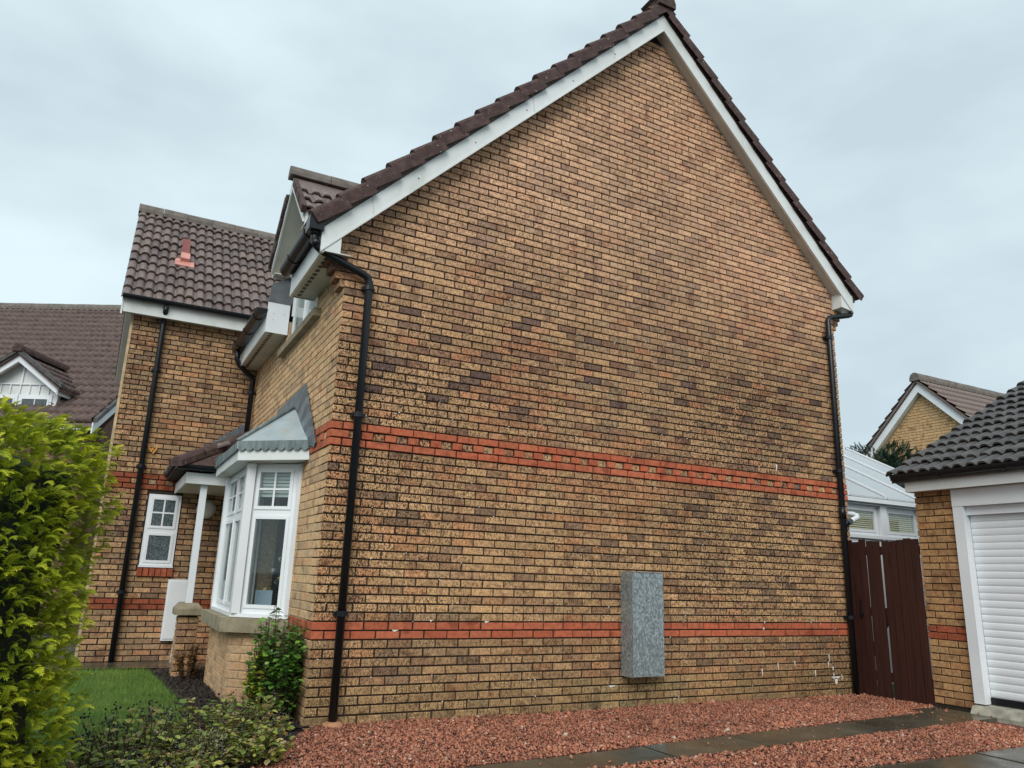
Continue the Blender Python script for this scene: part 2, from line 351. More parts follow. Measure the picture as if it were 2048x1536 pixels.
for i in range(-1,109):
    z0=i*.075+J; z1=(i+1)*.075
    if 9<=i<11: lay('gable',FG,course(0,6.75,i==9),z0,z1,lambda s,z:col_red())
    elif i in (31,33): lay('gable',FG,course(0,6.75,True),z0,z1,lambda s,z:col_red(),.011)
    elif i==32:
        lay('gable',FG,[(0,.165)],z0,z1,lambda s,z:col_red(),.011)
        for k in range(1,30):
            c=.225*k; lay('gable',FG,[(c-.051,c+.051)],z0,z1,col_gable,-.006)
            if k<29: lay('gable',FG,[(c+.0615,c+.1635)],z0,z1,lambda s,z:col_red(),.011)
        lay('gable',FG,[(6.585,6.75)],z0,z1,lambda s,z:col_red(),.011)
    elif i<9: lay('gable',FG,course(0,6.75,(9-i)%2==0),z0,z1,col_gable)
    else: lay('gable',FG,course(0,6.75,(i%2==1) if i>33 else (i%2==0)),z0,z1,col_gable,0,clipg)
def clipf(a,b,z0,z1):
    m=(a+b)/2
    if z1<.74 and .95<m<3.2: return None
    if .74<=z1<2.33:
        if a<1.0<b: b=.99
        elif a<3.18<b: a=3.19
        elif 1.0<=a and b<=3.18: return None
    if z0>3.76:
        if a<1.09<b: b=1.085
        elif a<2.62<b: a=2.625
        elif 1.09<=a and b<=2.62: return None
    return (a,b) if b-a>.03 else None
J=.0095
for i in range(-1,56):
    z0=i*.075+J; z1=(i+1)*.075; h=(9-i)%2!=0 if i<31 else (i%2==0 if i>33 else False)
    red=i in (9,10,31,33); cf=(lambda s,z:col_red(.95)) if red else col_front
    if i==32:
        for k in range(0,20):
            c=.08+.225*k; lay('front',FF,[(max(.014,c-.07),c+.03)],z0,z1,lambda s,z:col_red(.95),.011,clipf); lay('front',FF,[(c+.0415,c+.1435)],z0,z1,col_front,-.004,clipf)
        continue
    sp=course(0,WY-.03,h); sp[0]=(.014 if i not in(31,32,33) else .002,sp[0][1])
    lay('front',FF,sp,z0,z1,cf,.011 if i in (31,33) else 0,clipf)
J=.0125
GW=.0713; Z0W=.668-9*GW
def clipw(a,b,z0,z1):
    if 1.10<(z0+z1)/2<2.21:
        if a<.545<b: b=.535
        elif a<.965<b: a=.975
        elif .545<=a and b<=.965: return None
    return (a,b) if b-a>.03 else None
for i in range(0,67):
    z0=Z0W+i*GW+J; z1=Z0W+(i+1)*GW; h=i%2==0
    if i in (9,10,31,33): lay('wing',FW,course(0,1.735,h,.213),z0,z1,lambda s,z:col_red(.62),.008 if i>30 else 0,clipw)
    elif i==32:
        lay('wing',FW,[(0,.1),(.11,.29)],z0,z1,lambda s,z:col_red(.62),.008)
        for k in range(7):
            c=.35+.213*k; lay('wing',FW,[(c-.048,c+.048)],z0,z1,col_wing,-.004); lay('wing',FW,[(c+.058,c+.155)],z0,z1,lambda s,z:col_red(.62),.008)
    else: lay('wing',FW,course(0,1.735,h,.213),z0,z1,col_wing,0,clipw)
# bay base: three splayed brick faces
J=.0095
BAY=[(0,.985),(-.45,1.36),(-.45,2.81),(0,3.185)]
def bay_body(off,z0,z1):
    pts=[(.0,.985-off*.7),(-.45-off,1.36-off*.4),(-.45-off,2.81+off*.4),(.0,3.185+off*.7)]
    return MB().prism([(.012,pts[0][1],z0)]+[(x,y,z0) for x,y in pts[1:3]]+[(.012,pts[3][1],z0)],(0,0,z1-z0))
baybase=put(bay_body(-.0065,-.1,.70),'bay_base','mortar_pale',house); WALL['bay']=baybase
for k in range(3):
    a,b=Vector((*BAY[k],0)),Vector((*BAY[k+1],0)); u=(b-a); ln=u.length; u.normalize(); n=Vector((u.y,-u.x,0))
    if n.x>0: n=-n
    if k==0: n=Vector((-abs(u.y),-abs(u.x),0))
    if k==2: n=Vector((-abs(u.y),abs(u.x),0))
    for i in range(0,9): lay('bay',(tuple(a),tuple(u),tuple(n)),course(0,ln-.004,(i+k)%2==0),i*.075+J,(i+1)*.075,(lambda s,z:mixc(col_front(s,z)[:3],(.42,.26,.15),.35)+(.08,)))
J=.0125
# porch pier
pier=put(MB().box(-.735,-.545,3.263,3.55,-.1,.70),'porch_pier','mortar_dark',house); WALL['pier']=pier
for i in range(0,9):
    lay('pier',((-.75,3.25,0),(1,0,0),(0,-1,0)),[(0,.22)] if i%2 else [(0,.1),(.11,.22)],i*.075+J,(i+1)*.075,col_wing)
    lay('pier',((-.75,3.25,0),(0,1,0),(-1,0,0)),[(.014,.1),(.11,.31)] if i%2 else [(.014,.2),(.21,.31)],i*.075+J,(i+1)*.075,col_wing)
def build_bricks(BR,WALL,limit=300):
    camv=Vector(CAM)
    def score(b):
        (_,(O,u,n),s0,s1,z0,z1,_,_)=b; p=Vector(O)+Vector(u)*((s0+s1)/2)+Vector((0,0,(z0+z1)/2)); d=camv-p
        return (s1-s0)*(z1-z0)*max(0,Vector(n).dot(d.normalized()))/d.length_squared
    BR.sort(key=score,reverse=True); rest={}
    for i,(k,(O,u,n),s0,s1,z0,z1,c,o) in enumerate(BR):
        if i<limit:
            mb=MB(); brick(mb,O,u,n,s0,s1,z0,z1,c,o); put(mb,'brick','brick',WALL[k])
        else:
            mb=rest.setdefault(k,MB()); brick(mb,O,u,n,s0,s1,z0,z1,c,o)
    for k,mb in rest.items(): put(mb,'brick_courses','brick',WALL[k])['kind']='stuff'
build_bricks(BR,WALL)
# corbelled bricks at the eaves corners
for sgn,x0,zz in ((-1,0,3.825),(1,6.75,4.65)):
    for k in range(1,5):
        mb=MB(); c=col_gable(1,3); w=.045*k; a,b=sorted((x0+sgn*.001,x0+sgn*w)); mb.box(a,b,.0,.20,zz+(k-1)*.075+.006,zz+k*.075-.002,c); put(mb,'corbel_brick','brick',gable)
for k in range(4):
    mb=MB(); mb.box(-.125+.02*k if k<3 else -.05,.0,.0,.20,4.128+k*.075,4.128+k*.075+.065,col_gable(1,4)); put(mb,'corbel_brick','brick',gable)
# lime specks and runs on the gable
lm=MB()
for k in range(170):
    x=random.uniform(.05,6.7); i=random.randint(0,54); z=i*.075+random.uniform(-.004,.012); w=random.uniform(.004,.013); h=random.uniform(.004,.010)
    if z<4.2: lm.box(x,x+w,-.004,.004,z,z+h)
for x,z,w,h in ((5.35,.33,.012,.06),(5.62,.36,.01,.05),(5.1,.27,.012,.07),(5.95,.24,.014,.06),(6.2,.40,.01,.07),(6.25,.30,.02,.03),(6.22,.20,.16,.02),(6.27,.145,.06,.06),(6.26,.215,.012,.05),(6.4,.18,.008,.06),(6.18,.34,.01,.05),(5.5,2.62,.02,.07),(3.0,.22,.10,.008),(1.05,.84,.03,.008),(1.6,.83,.05,.008),(.7,.755,.06,.008),(5.15,.76,.02,.02),(5.17,.835,.02,.012)):
    lm.prism([(x,-.004,z+h),(x+w,-.004,z+h),(x+w*.75,-.004,z),(x+w*.3,-.004,z-.01)],(0,.006,0))
put(lm,'lime_marks','lime_stain',gable)['kind']='stuff'

# ---------------------------------------------------------------- main roof, verges
ORGZ=Vector((0,0,0))
rm_=MB()
for y0,y1,xa in ((-.13,1.2,-.28),(1.2,2.62,.40),(2.62,4.87,-.28)): rm_.prism([(xa,y0,xa+4.60),(3.77,y0,8.37),(7.06,y0,5.08),(7.06,y0,5.16),(3.77,y0,8.45),(xa,y0,xa+4.68)],(0,y1-y0,0))
roof=put(rm_,'roof','roof_tile',house)
def sloped(mb,p0,p1,w,t,y0,y1,col=(1,1,1,1)): pass
def verge(mb_dir,x0,z0,nt_,sgn,name):
    """row of verge tiles climbing at 45 degrees from (x0,z0)"""
    g=.326
    for k in range(nt_):
        mb=MB(); o=Vector((x0+sgn*g*k*.7071,0,z0+g*k*.7071)); d=Vector((sgn*.7071,0,.7071)); nn=Vector((-sgn*.7071,0,.7071))
        L_=.375; t0=.0; tl=math.radians(7.0); d2=d*math.cos(tl)-nn*math.sin(tl); n2=nn*math.cos(tl)+d*math.sin(tl); o=o+nn*.052
        prof=[(-.205,-.062),(-.205,.050),(-.19,.072),(-.16,.088),(-.12,.082),(-.08,.06),(-.03,.05),(.12,.05),(.12,.0),(-.15,.0)]
        jz=random.uniform(-.006,.006); jy=random.uniform(-.006,.006)
        a=[o+n2*(q+jz)+Vector((0,p+jy,0)) for p,q in prof]; mb.prism(a,d2*L_); put(mb,name,'verge_tile',roof)
verge(None,-.335,4.325,18,1,'verge_tile')
verge(None,7.10,5.10,15,-1,'verge_tile')
# ridge tile at the apex
def ridge_tiles(parent,p0,p1,n,mat,r=.125,base=0):
    p0,p1=Vector(p0),Vector(p1); d=(p1-p0)/n
    for k in range(n):
        mb=MB(); a=p0+d*k; t=d.normalized(); s=Vector((0,0,1)).cross(t).normalized(); rr=r*(1.03 if k%2 else 1)
        pr=[(-1,-.75),(-1,-.2),(-.75,.45),(-.35,.75),(.0,.84),(.35,.75),(.75,.45),(1,-.2),(1,-.75)]
        mb.prism([a+s*(rr*p)+Vector((0,0,rr*q)) for p,q in pr],d*.985); put(mb,'ridge_tile',mat,parent)
ridge_tiles(roof,(3.775,-.235,8.55),(3.775,4.8,8.55),11,'verge_tile',.135)
# bargeboards and soffits of the gable
def slope_board(name,mat,x0,z0,x1,z1,h,y0,y1,ex=0):
    mb=MB().prism([(x0,y0,z0),(x1,y0,z1),(x1,y0,z1+h),(x0,y0,z0+h)],(0,y1-y0,0)); return put(mb,name,mat,house)
AX=3.77; AZ=8.13
slope_board('bargeboard','upvc',-.285,AZ-(AX+.285),AX,AZ,.225,-.150,-.130)
slope_board('bargeboard','upvc',AX,AZ,6.985,AZ-(6.985-AX),.225,-.1505,-.1305)
for a,b in (((-.285,AZ-AX-.285),(AX,AZ)),((AX,AZ),(6.985,AZ-(6.985-AX)))):    # moulded lower lip and board joints
    slope_board('board_lip','upvc',a[0],a[1]-.012,b[0],b[1]-.012,.026,-.158,-.128)
for x in (.18,1.9,3.0):
    z=x+AZ-AX; put(MB().prism([(x,-.1535,z),(x+.006,-.1535,z+.006),(x+.006-.03,-.1535,z+.225+.03),(x-.03,-.1535,z+.225+.03)],(0,.003,0)),'board_joint','soffit',house)
nail=MB()
for x in np.arange(.6,3.6,.6): nail.box(x,x+.012,-.1535,-.15,x+AZ-AX+.10,x+AZ-AX+.112)
put(nail,'board_nails','black_plastic',house)['kind']='stuff'
slope_board('soffit','soffit',-.26,AZ-AX-.26+.02,AX,AZ+.02,.012,-.131,.012)
slope_board('soffit','soffit',AX,AZ+.02,6.97,AZ-(6.97-AX)+.02,.012,-.131,.012)
# eaves box end at the rear corner
put(MB().prism([(6.765,-.145,4.955),(7.0,-.145,4.925),(7.0,-.145,5.16),(6.765,-.145,5.16)],(0,4.9,0)),'eaves_box','upvc',house)

# ---------------------------------------------------------------- front eaves, gutters
def gutter(name,parent,p0,p1,r=.058,side=(-1,0,0)):
    p0,p1=Vector(p0),Vector(p1); s=Vector(side); mb=MB(); n=9; d=p1-p0
    prof=[(math.cos(math.pi*(1+k/n)),math.sin(math.pi*(1+k/n))) for k in range(n+1)]
    pts=[s*(r*a)+Vector((0,0,r*1.15*b)) for a,b in prof]+[s*(r*.88*a)+Vector((0,0,r*1.0*b)) for a,b in reversed(prof)]
    mb.prism([p0+q for q in pts],d); capp=[s*(r*a)+Vector((0,0,r*1.15*b)) for a,b in prof]; t=d.normalized()*.006
    mb.prism([p0+q-t for q in capp],t); mb.prism([p1+q for q in capp],t)
    g=put(mb,name,'black_plastic',parent)
    m2=MB(); L_=d.length; k=.25
    while k<L_:
        c=p0+d*(k/L_); t=d.normalized(); pp=[s*(r*1.12*a)+Vector((0,0,r*1.28*b)) for a,b in prof]+[s*(r*.99*a)+Vector((0,0,r*1.14*b)) for a,b in reversed(prof)]
        m2=MB().prism([c+q for q in pp],t*.03); put(m2,'gutter_bracket','black_plastic',g); k+=.7
    return g
for y0,y1 in ((-.145,1.2),(2.62,4.64)):
    box('fascia','upvc',house,-.272,-.254,y0,y1,4.072,4.285); box('soffit','soffit',house,-.254,-.003,y0+.004,y1-.004,4.082,4.094)
    box('soffit_lip','upvc',house,-.276,-.25,y0-.002,y1+.002,4.066,4.082)
    vb=MB()
    for k in range(int((y1-y0)/.11)): vb.box(-.205,-.165,y0+.03+k*.11,y0+.10+k*.11,4.079,4.083)
    put(vb,'vent_strip','black_plastic',house)['kind']='stuff'
    gutter('gutter',house,(-.338,y0-.02,4.36),(-.338,y1,4.36),.068)
put(MB().prism([(-.25,-.149,4.08),(-.10,-.149,4.08),(-.10,-.149,4.26),(-.25,-.149,4.11)],(0,.02,0)),'eaves_end','upvc',house)
put(MB().prism([(-.272,1.201,4.07),(-.004,1.201,4.07),(-.004,1.201,4.62),(-.272,1.201,4.33)],(0,.012,0)),'eaves_end','upvc',house)
put(MB().prism([(-.272,2.604,4.07),(-.004,2.604,4.07),(-.004,2.604,4.46),(-.272,2.604,4.46)],(0,.014,0)),'eaves_end','upvc_clean',house)
put(MB().prism([(-.276,2.600,4.46),(-.002,2.600,4.46),(.18,2.600,4.84),(-.02,2.600,4.84),(-.25,2.600,4.70)],(0,.016,0)),'lead_cheek','lead_dark',house)
dn=MB()
for x,z in ((-.20,4.31),(-.07,4.32),(-.20,4.23)): dn.box(x,x+.012,2.601,2.6045,z,z+.012)
put(dn,'fixing_screws','soffit',house)
# ---------------------------------------------------------------- upper window and its gabled dormer
def casement(parent,O,u,w,h,n,fr=.055,split=None,bars=(2,2),mat='upvc_clean',gl='glass',name='window'):
    """framed window on plane O + u*s + z; n outward. returns the frame object; split = height of a top light"""
    O,u,n=Vector(O),Vector(u),Vector(n); Z=Vector((0,0,1))
    def bx(mb,s0,s1,z0,z1,d0,d1): mb.obox(O+u*s0+Z*z0+n*d0,u*(s1-s0),Z*(z1-z0),n*(d1-d0))
    mb=MB(); bx(mb,0,fr,0,h,-.03,.008); bx(mb,w-fr,w,0,h,-.03,.008); bx(mb,fr,w-fr,0,fr,-.03,.008); bx(mb,fr,w-fr,h-fr,h,-.03,.008)
    if split: bx(mb,fr,w-fr,split-.03,split+.03,-.03,.007)
    f=put(mb,name,mat,parent)
    cells=[(fr,w-fr,fr,h-fr)] if not split else [(fr,w-fr,fr,split-.03),(fr,w-fr,split+.03,h-fr)]
    for ci,(a,b,c,d) in enumerate(cells):
        sf=.034; m2=MB(); bx(m2,a,a+sf,c,d,-.02,.016); bx(m2,b-sf,b,c,d,-.02,.016); bx(m2,a+sf,b-sf,c,c+sf,-.02,.016); bx(m2,a+sf,b-sf,d-sf,d,-.02,.016); put(m2,'sash',mat,f)
        m3=MB(); bx(m3,a+sf,b-sf,c+sf,d-sf,-.004,.004); put(m3,'pane',gl,f)
        if ci==len(cells)-1 and bars:
            m4=MB(); A,B,C_,D=a+sf,b-sf,c+sf,d-sf
            for k in range(1,bars[0]): s=A+(B-A)*k/bars[0]; bx(m4,s-.010,s+.010,C_,D,.005,.011)
            for k in range(1,bars[1]): z=C_+(D-C_)*k/bars[1]; bx(m4,A,B,z-.010,z+.010,.0055,.0105)
            put(m4,'glazing_bar',mat,f)
    return f
casement(house,(.05,1.10,3.90),(0,1,0),.75,1.0,(-1,0,0),split=None,bars=None); casement(house,(.05,1.86,3.90),(0,1,0),.74,1.0,(-1,0,0),bars=None)
box('stone_sill','cast_stone',house,-.075,.06,.86,2.74,3.80,3.885)
put(MB().box(.3,.32,.9,2.7,3.8,5.0),'room_curtain','curtain_grey',house)
DC,DH,DX=1.83,.86,-.27   # dormer centre y, half width, front x
EZ=4.83; RZ=5.62; sl_=(RZ-EZ)/DH
put(MB().prism([(.02,DC-.80,4.84),(.02,DC+.80,4.84),(.02,DC,5.56)],(.05,0,0)),'dormer_gable','upvc',house)
for sg in (-1,1):
    e=DC+sg*DH
    put(MB().prism([(DX,e,EZ+.02),(DX,DC,RZ+.02),(DX,DC,RZ+.17),(DX,e,EZ+.17)],(.02,0,0)),'dormer_bargeboard','upvc',house)
    put(MB().prism([(DX+.021,e,EZ+.03),(DX+.021,DC,RZ+.03),(DX+.021,DC,RZ+.042),(DX+.021,e,EZ+.042)],(.29,0,0)),'dormer_soffit','soffit',house)
    box('dormer_fascia','upvc',house,DX+.022,.5,*sorted((e,e+sg*.018)),EZ-.02,EZ+.15)
    box('dormer_soffit','soffit',house,DX+.022,.4,*sorted((e-sg*.01,e-sg*.16)),EZ-.015,EZ-.003)
    put(MB().prism([(DX,e+sg*.03,EZ+.13),(DX,DC,RZ+.17),(DX,DC,RZ+.19),(DX,e+sg*.03,EZ+.15)],(1.9,0,0)),'dormer_roof','roof_tile',house)
box('dormer_cheek','upvc',house,.012,.7,DC-.71,DC-.69,4.3,4.9); box('dormer_cheek','upvc',house,.012,.7,DC+.69,DC+.71,4.3,4.9)

# ---------------------------------------------------------------- roof tiles
def tile_mesh(name,w=.29,l=.38,waves=2,amp=.023,th=.022,seg=14,mat='roof_tile'):
    """pantile-like tile: x across, y up the slope, z out; nose at y=0"""
    def prof(t):
        p=(t*waves)%1.0; return amp*(math.sin(2*math.pi*p-1.1)+.32*math.sin(4*math.pi*p-.6))
    V=[];F=[];n=seg+1
    for y,dz in ((0,.046),(l,.0)):
        for s_ in (0,-th):
            for i in range(n): V.append((w*i/seg,y,prof(i/seg*.9999)+dz+s_))
    a,b,c,d=0,n,2*n,3*n
    for i in range(seg): F+=[(a+i,a+i+1,c+i+1,c+i),(b+i,d+i,d+i+1,b+i+1),(a+i,b+i,b+i+1,a+i+1)]
    F+=[(a,c,d,b),(a+seg,b+seg,d+seg,c+seg)]
    m=bpy.data.meshes.new(name); m.from_pydata(V,[],F)
    at=m.attributes.new('bc','FLOAT_COLOR','POINT'); at.data.foreach_set('color',np.ones(len(V)*4,np.float32)); m.update(); m.materials.append(MATS[mat]); return m
TILE=tile_mesh('tile'); TILE_G=tile_mesh('grey_roof_tile',mat='grey_tile',w=.29,amp=.024)
def tile_field(parent,mesh,O,ux,uy,nx,ny,gx=.29,gy=.305,name='tile',skip=None,stag=0):
    O,ux,uy=Vector(O),Vector(ux).normalized(),Vector(uy).normalized(); n=ux.cross(uy)
    for j in range(ny):
        for i in range(nx):
            if skip and skip(i,j): continue
            p=O+ux*(i*gx+(stag if j%2 else 0))+uy*(j*gy)+n*(random.uniform(-.004,.005)); rz=random.uniform(-.009,.009)
            M=Matrix(((ux.x,uy.x,n.x,p.x),(ux.y,uy.y,n.y,p.y),(ux.z,uy.z,n.z,p.z),(0,0,0,1)))@Matrix.Rotation(rz,4,'Z'); inst(mesh,name,parent,M)
# wing roof: near slope facing the drive, far slope behind
WE=(4.585,4.865); WR=(6.93,7.21)
wroof=put(MB().prism([(-1.885,4.67,4.87),(-1.885,6.93,7.13),(-1.885,9.26,4.80),(-1.885,9.26,4.72),(-1.885,6.93,7.05),(-1.885,4.67,4.79)],(4.5,0,0)),'wing_roof','roof_tile',house)
slen=math.hypot(WR[0]-WE[0],WR[1]-WE[1])
tile_field(wroof,TILE,(-1.925,4.575,4.815),(1,0,0),(0,1,1),11,11,.27,slen/10.9)
ridge_tiles(wroof,(-1.94,6.93,7.20),(1.2,6.93,7.20),8,'ridge_tile',.115)
put(MB().prism([(-1.92,6.93,7.16),(-1.92,9.3,4.79),(-1.92,9.3,4.72),(-1.92,6.93,7.09)],(.06,0,0)),'verge_edge','verge_tile',wroof)
put(MB().prism([(-1.905,4.62,4.60),(-1.905,6.93,6.91),(-1.905,9.24,4.60),(-1.905,9.24,4.80),(-1.905,6.93,7.11),(-1.905,4.62,4.80)],(.02,0,0)),'wing_bargeboard','upvc',house)
put(MB().prism([(-1.884,4.66,4.64),(-1.884,6.93,6.90),(-1.884,9.2,4.64),(-1.884,9.2,4.66),(-1.884,6.93,6.92),(-1.884,4.66,4.66)],(.15,0,0)),'wing_soffit','soffit',house)
box('fascia','upvc',house,-1.885,-.02,4.632,4.65,4.64,4.835); box('soffit','soffit',house,-1.88,-.02,4.65,4.80,4.662,4.672)
box('wing_front_wall','beige_trim',house,WX-.022,WX+.012,4.795,8.9,-.05,4.66)
gutter('gutter',house,(-1.90,4.575,4.872),(-.16,4.575,4.872),.052,(0,-1,0))
# terracotta roof vent tile
vx,vy=-1.30,5.50; vz=vy-4.6+4.85
vt=MB().obox((vx,vy,vz+.02),(.28,0,0),(0,.16,.16),(0,-.022,.022)); put(vt,'vent_tile','vent_pale',wroof)
put(MB().obox((vx+.075,vy+.10,vz+.13),(.135,0,0),(0,.15,.15),(0,-.06,.06)),'vent_collar','vent_pale',wroof)
put(MB().obox((vx+.085,vy+.20,vz+.24),(.115,0,0),(0,.40,.43),(0,-.055,.05)),'vent_hood','vent_red',wroof)
# dormer tiles
ds=Vector((0,1,sl_)).normalized()
dro=[o for o in house.children if o.name.startswith('dormer_roof')]
tile_field(dro[0],TILE,(DX-.01,DC-DH-.035,EZ+.135),(1,0,0),(0,1,sl_),6,3,.27,.31)
tile_field(dro[1],TILE,(DX+1.6,DC+DH+.035,EZ+.135),(-1,0,0),(0,-1,sl_),6,3,.27,.31)
for sg in (-1,1):
    for k in range(3):
        a=Vector((DX-.035,DC+sg*(DH+.04),EZ+.10))+Vector((0,-sg,sl_)).normalized()*(.31*k); d=Vector((0,-sg,sl_)).normalized(); nn=Vector((0,sg*sl_,1)).normalized()
        put(MB().obox(a,(.05,0,0),d*.34,nn*.085),'verge_tile','verge_tile',dro[0 if sg<0 else 1])
ridge_tiles(dro[0],(DX-.05,DC,RZ+.235),(1.6,DC,RZ+.235),4,'ridge_tile',.088)
# ---------------------------------------------------------------- downpipes
def downpipe(pts,r,clips,x,y,wall='y'):
    p=tube('downpipe','black_plastic',house,pts,r,14)
    for z in clips:
        mb=MB().tube([(x,y,z-.022),(x,y,z+.022)],r*1.28,14)
        if wall=='y': mb.box(x-.062,x+.062,y+.015,y+.055,z-.016,z+.016)
        else: mb.box(x+.015,x+.055,y-.062,y+.062,z-.016,z+.016)
        put(mb,'pipe_clip','black_plastic',p)
    return p
PX=.222
dp=downpipe([(-.338,-.10,4.30),(-.338,-.10,4.20),(-.328,-.10,4.155),(-.30,-.097,4.125),(-.26,-.09,4.10),(.16,-.066,3.965),(.20,-.062,3.945),(PX,-.060,3.90),(PX,-.060,.0)],.036,(3.84,2.62,.90),PX,-.060)
mb=MB().tube([(-.338,-.10,4.285),(-.338,-.10,4.23)],.047,14).tube([(-.336,-.10,4.19),(-.305,-.097,4.135)],.044,14); put(mb,'pipe_socket','black_plastic',dp,True)
put(MB().box(-.412,-.275,-.185,-.03,4.26,4.395),'gutter_outlet','black_plastic',dp)
put(MB().tube([(PX,-.075,-.03),(PX,-.075,.052)],[.088,.078],18).tube([(PX,-.075,.052),(PX,-.075,.053)],[.078,.045],18),'drain_collar','terracotta',dp,True)
QX=6.565
dq=downpipe([(7.0,-.10,5.0),(7.0,-.10,4.93),(6.985,-.098,4.895),(6.95,-.095,4.88),(6.64,-.066,4.80),(6.60,-.062,4.785),(QX+.004,-.060,4.745),(QX,-.060,.0)],.036,(4.50,2.70,.90),QX,-.060)
put(MB().tube([(QX,-.06,2.10),(QX,-.06,2.24)],.043,14),'pipe_socket','black_plastic',dq,True)
put(MB().tube([(6.58,-.055,2.02),(6.74,-.03,2.075)],.040,12),'pipe_branch','black_plastic',dq,True)
put(MB().tube([(6.735,-.031,2.073),(6.91,.0,2.13),(6.945,.03,2.16),(6.93,.07,2.18),(6.80,.55,2.235)],.034,12),'white_elbow','upvc_clean',dq,True)
dw=downpipe([(-1.345,4.60,4.80),(-1.345,4.62,4.74),(-1.345,4.74,4.62),(-1.345,4.742,4.56),(-1.345,4.742,.02)],.036,(3.9,2.55,.90),-1.345,4.742)
dc=downpipe([(-.338,4.45,4.30),(-.335,4.455,4.16),(-.30,4.47,4.09),(-.16,4.55,3.99),(-.085,4.58,3.96),(-.065,4.59,3.90),(-.065,4.59,3.08)],.036,(3.72,),-.065,4.59,'x')

# ---------------------------------------------------------------- bay window
bay=put(bay_body(.02,.79,.825),'bay_window','upvc_clean',house)
put(bay_body(.105,.655,.785),'stone_bay_sill','cast_stone',house)
bz0,bz1=.825,2.275
def seg(k,s0=0,s1=None):
    a,b=Vector((*BAY[k],0)),Vector((*BAY[k+1],0)); u=(b-a); ln=u.length; u.normalize(); n=Vector((-abs(u.y) if abs(u.y)>1e-6 else 0,0,0))
    n=Vector((u.y,-u.x,0)); 
    if n.x>0: n=-n
    return a,u,n,ln
for k,parts_ in ((0,[(.0,1.0)]),(1,[(0,.5),(.5,1.0)]),(2,[(0,1.0)])):
    a,u,n,ln=seg(k); m=.045
    for f0,f1 in parts_:
        s0=m+(ln-2*m)*f0; s1=m+(ln-2*m)*f1
        casement(bay,a+u*s0+n*-.03+Vector((0,0,bz0)),u,s1-s0,bz1-bz0,n,.05,.965,(2,2),name='window_frame')
for x,y in BAY[1:3]: put(MB().prism([(x-.02,y-.05,bz0),(x+.06,y-.06,bz0),(x+.06,y+.06,bz0),(x-.02,y+.05,bz0)],(0,0,bz1-bz0)),'corner_post','upvc_clean',bay)
for y0 in (.985,3.13): box('wall_post','upvc_clean',bay,-.03,.03,y0-.012,y0+.058,bz0,bz1)
# canopy fascia, scalloped lead and lead roof
RP=[(-.004,.72),(-.585,1.26),(-.585,2.91),(-.004,3.45)]
put(MB().prism([(x,y,2.285) for x,y in RP],(0,0,.115)),'bay_fascia','upvc',bay)
for k in range(3):
    a,b=Vector((*RP[k],0)),Vector((*RP[k+1],0)); u=b-a; ln=u.length; u.normalize(); n=Vector((u.y,-u.x,0)); n=-n if n.x>0 else n
    ns=max(6,int(ln/.088)); w=ln/ns; pts=[a+Vector((0,0,2.475)),a+u*ln+Vector((0,0,2.475))]
    for i in range(ns-1,-1,-1):
        for t in range(0,7): 
            th=math.pi*t/6; pts.append(a+u*(w*(i+.5)+w*.5*math.cos(th))+Vector((0,0,2.412-.036*math.sin(th))))
    put(MB().prism([p+n*.012 for p in pts],n*.012),'scalloped_lead','lead_green',bay)
PK=[(-.002,1.66,2.96),(-.002,2.5,2.96)]
ov=[(-.004,.70,2.47),(-.605,1.25,2.47),(-.605,2.92,2.47),(-.004,3.47,2.47)]
vv=ov+[PK[0],PK[1]]+[(x,y,2.40) for x,y,z in ov]
rf=MB().add(vv,[(0,1,4),(1,2,5,4),(2,3,5),(0,4,5,3),(0,6,7,1),(1,7,8,2),(2,8,9,3),(6,9,8,7)]); bayroof=put(rf,'bay_roof','lead_roof',bay)
for a,b in ((ov[1],PK[0]),(ov[2],PK[1])): put(MB().tube([Vector(a)+Vector((0,0,.012)),Vector(b)+Vector((-.015,0,.012))],.022,8),'lead_hip_roll','lead_green',bay,True)
fl=put(MB().prism([(-.006,1.25,3.15),(-.006,2.72,3.12),(-.006,2.6,2.93),(-.006,1.55,2.93)],(.005,0,0)),'lead_flashing','lead',bay)
A0,A1,B0,B1=Vector((0,1.62,2.97)),Vector((0,.70,2.43)),Vector((0,1.25,3.15)),Vector((0,.44,2.40))
for k in range(8):
    t0,t1=k/8,(k+1.15)/8; q=[A0.lerp(A1,t0),A0.lerp(A1,t1),B0.lerp(B1,t1)+Vector((0,.03,-.02)),B0.lerp(B1,(k+.8)/8)+Vector((0,-.05,-.01)),B0.lerp(B1,(k+.35)/8)+Vector((0,-.035,.03)),B0.lerp(B1,t0)+Vector((0,.05,.02))]
    put(MB().prism([p+Vector((-.010-.003*k,0,0)) for p in q],(.004,0,0)),'lead_step',('lead','lead_dark')[k%2],bay)
box('bay_ceiling','soffit',bay,-.44,.02,1.2,2.95,2.277,2.283)
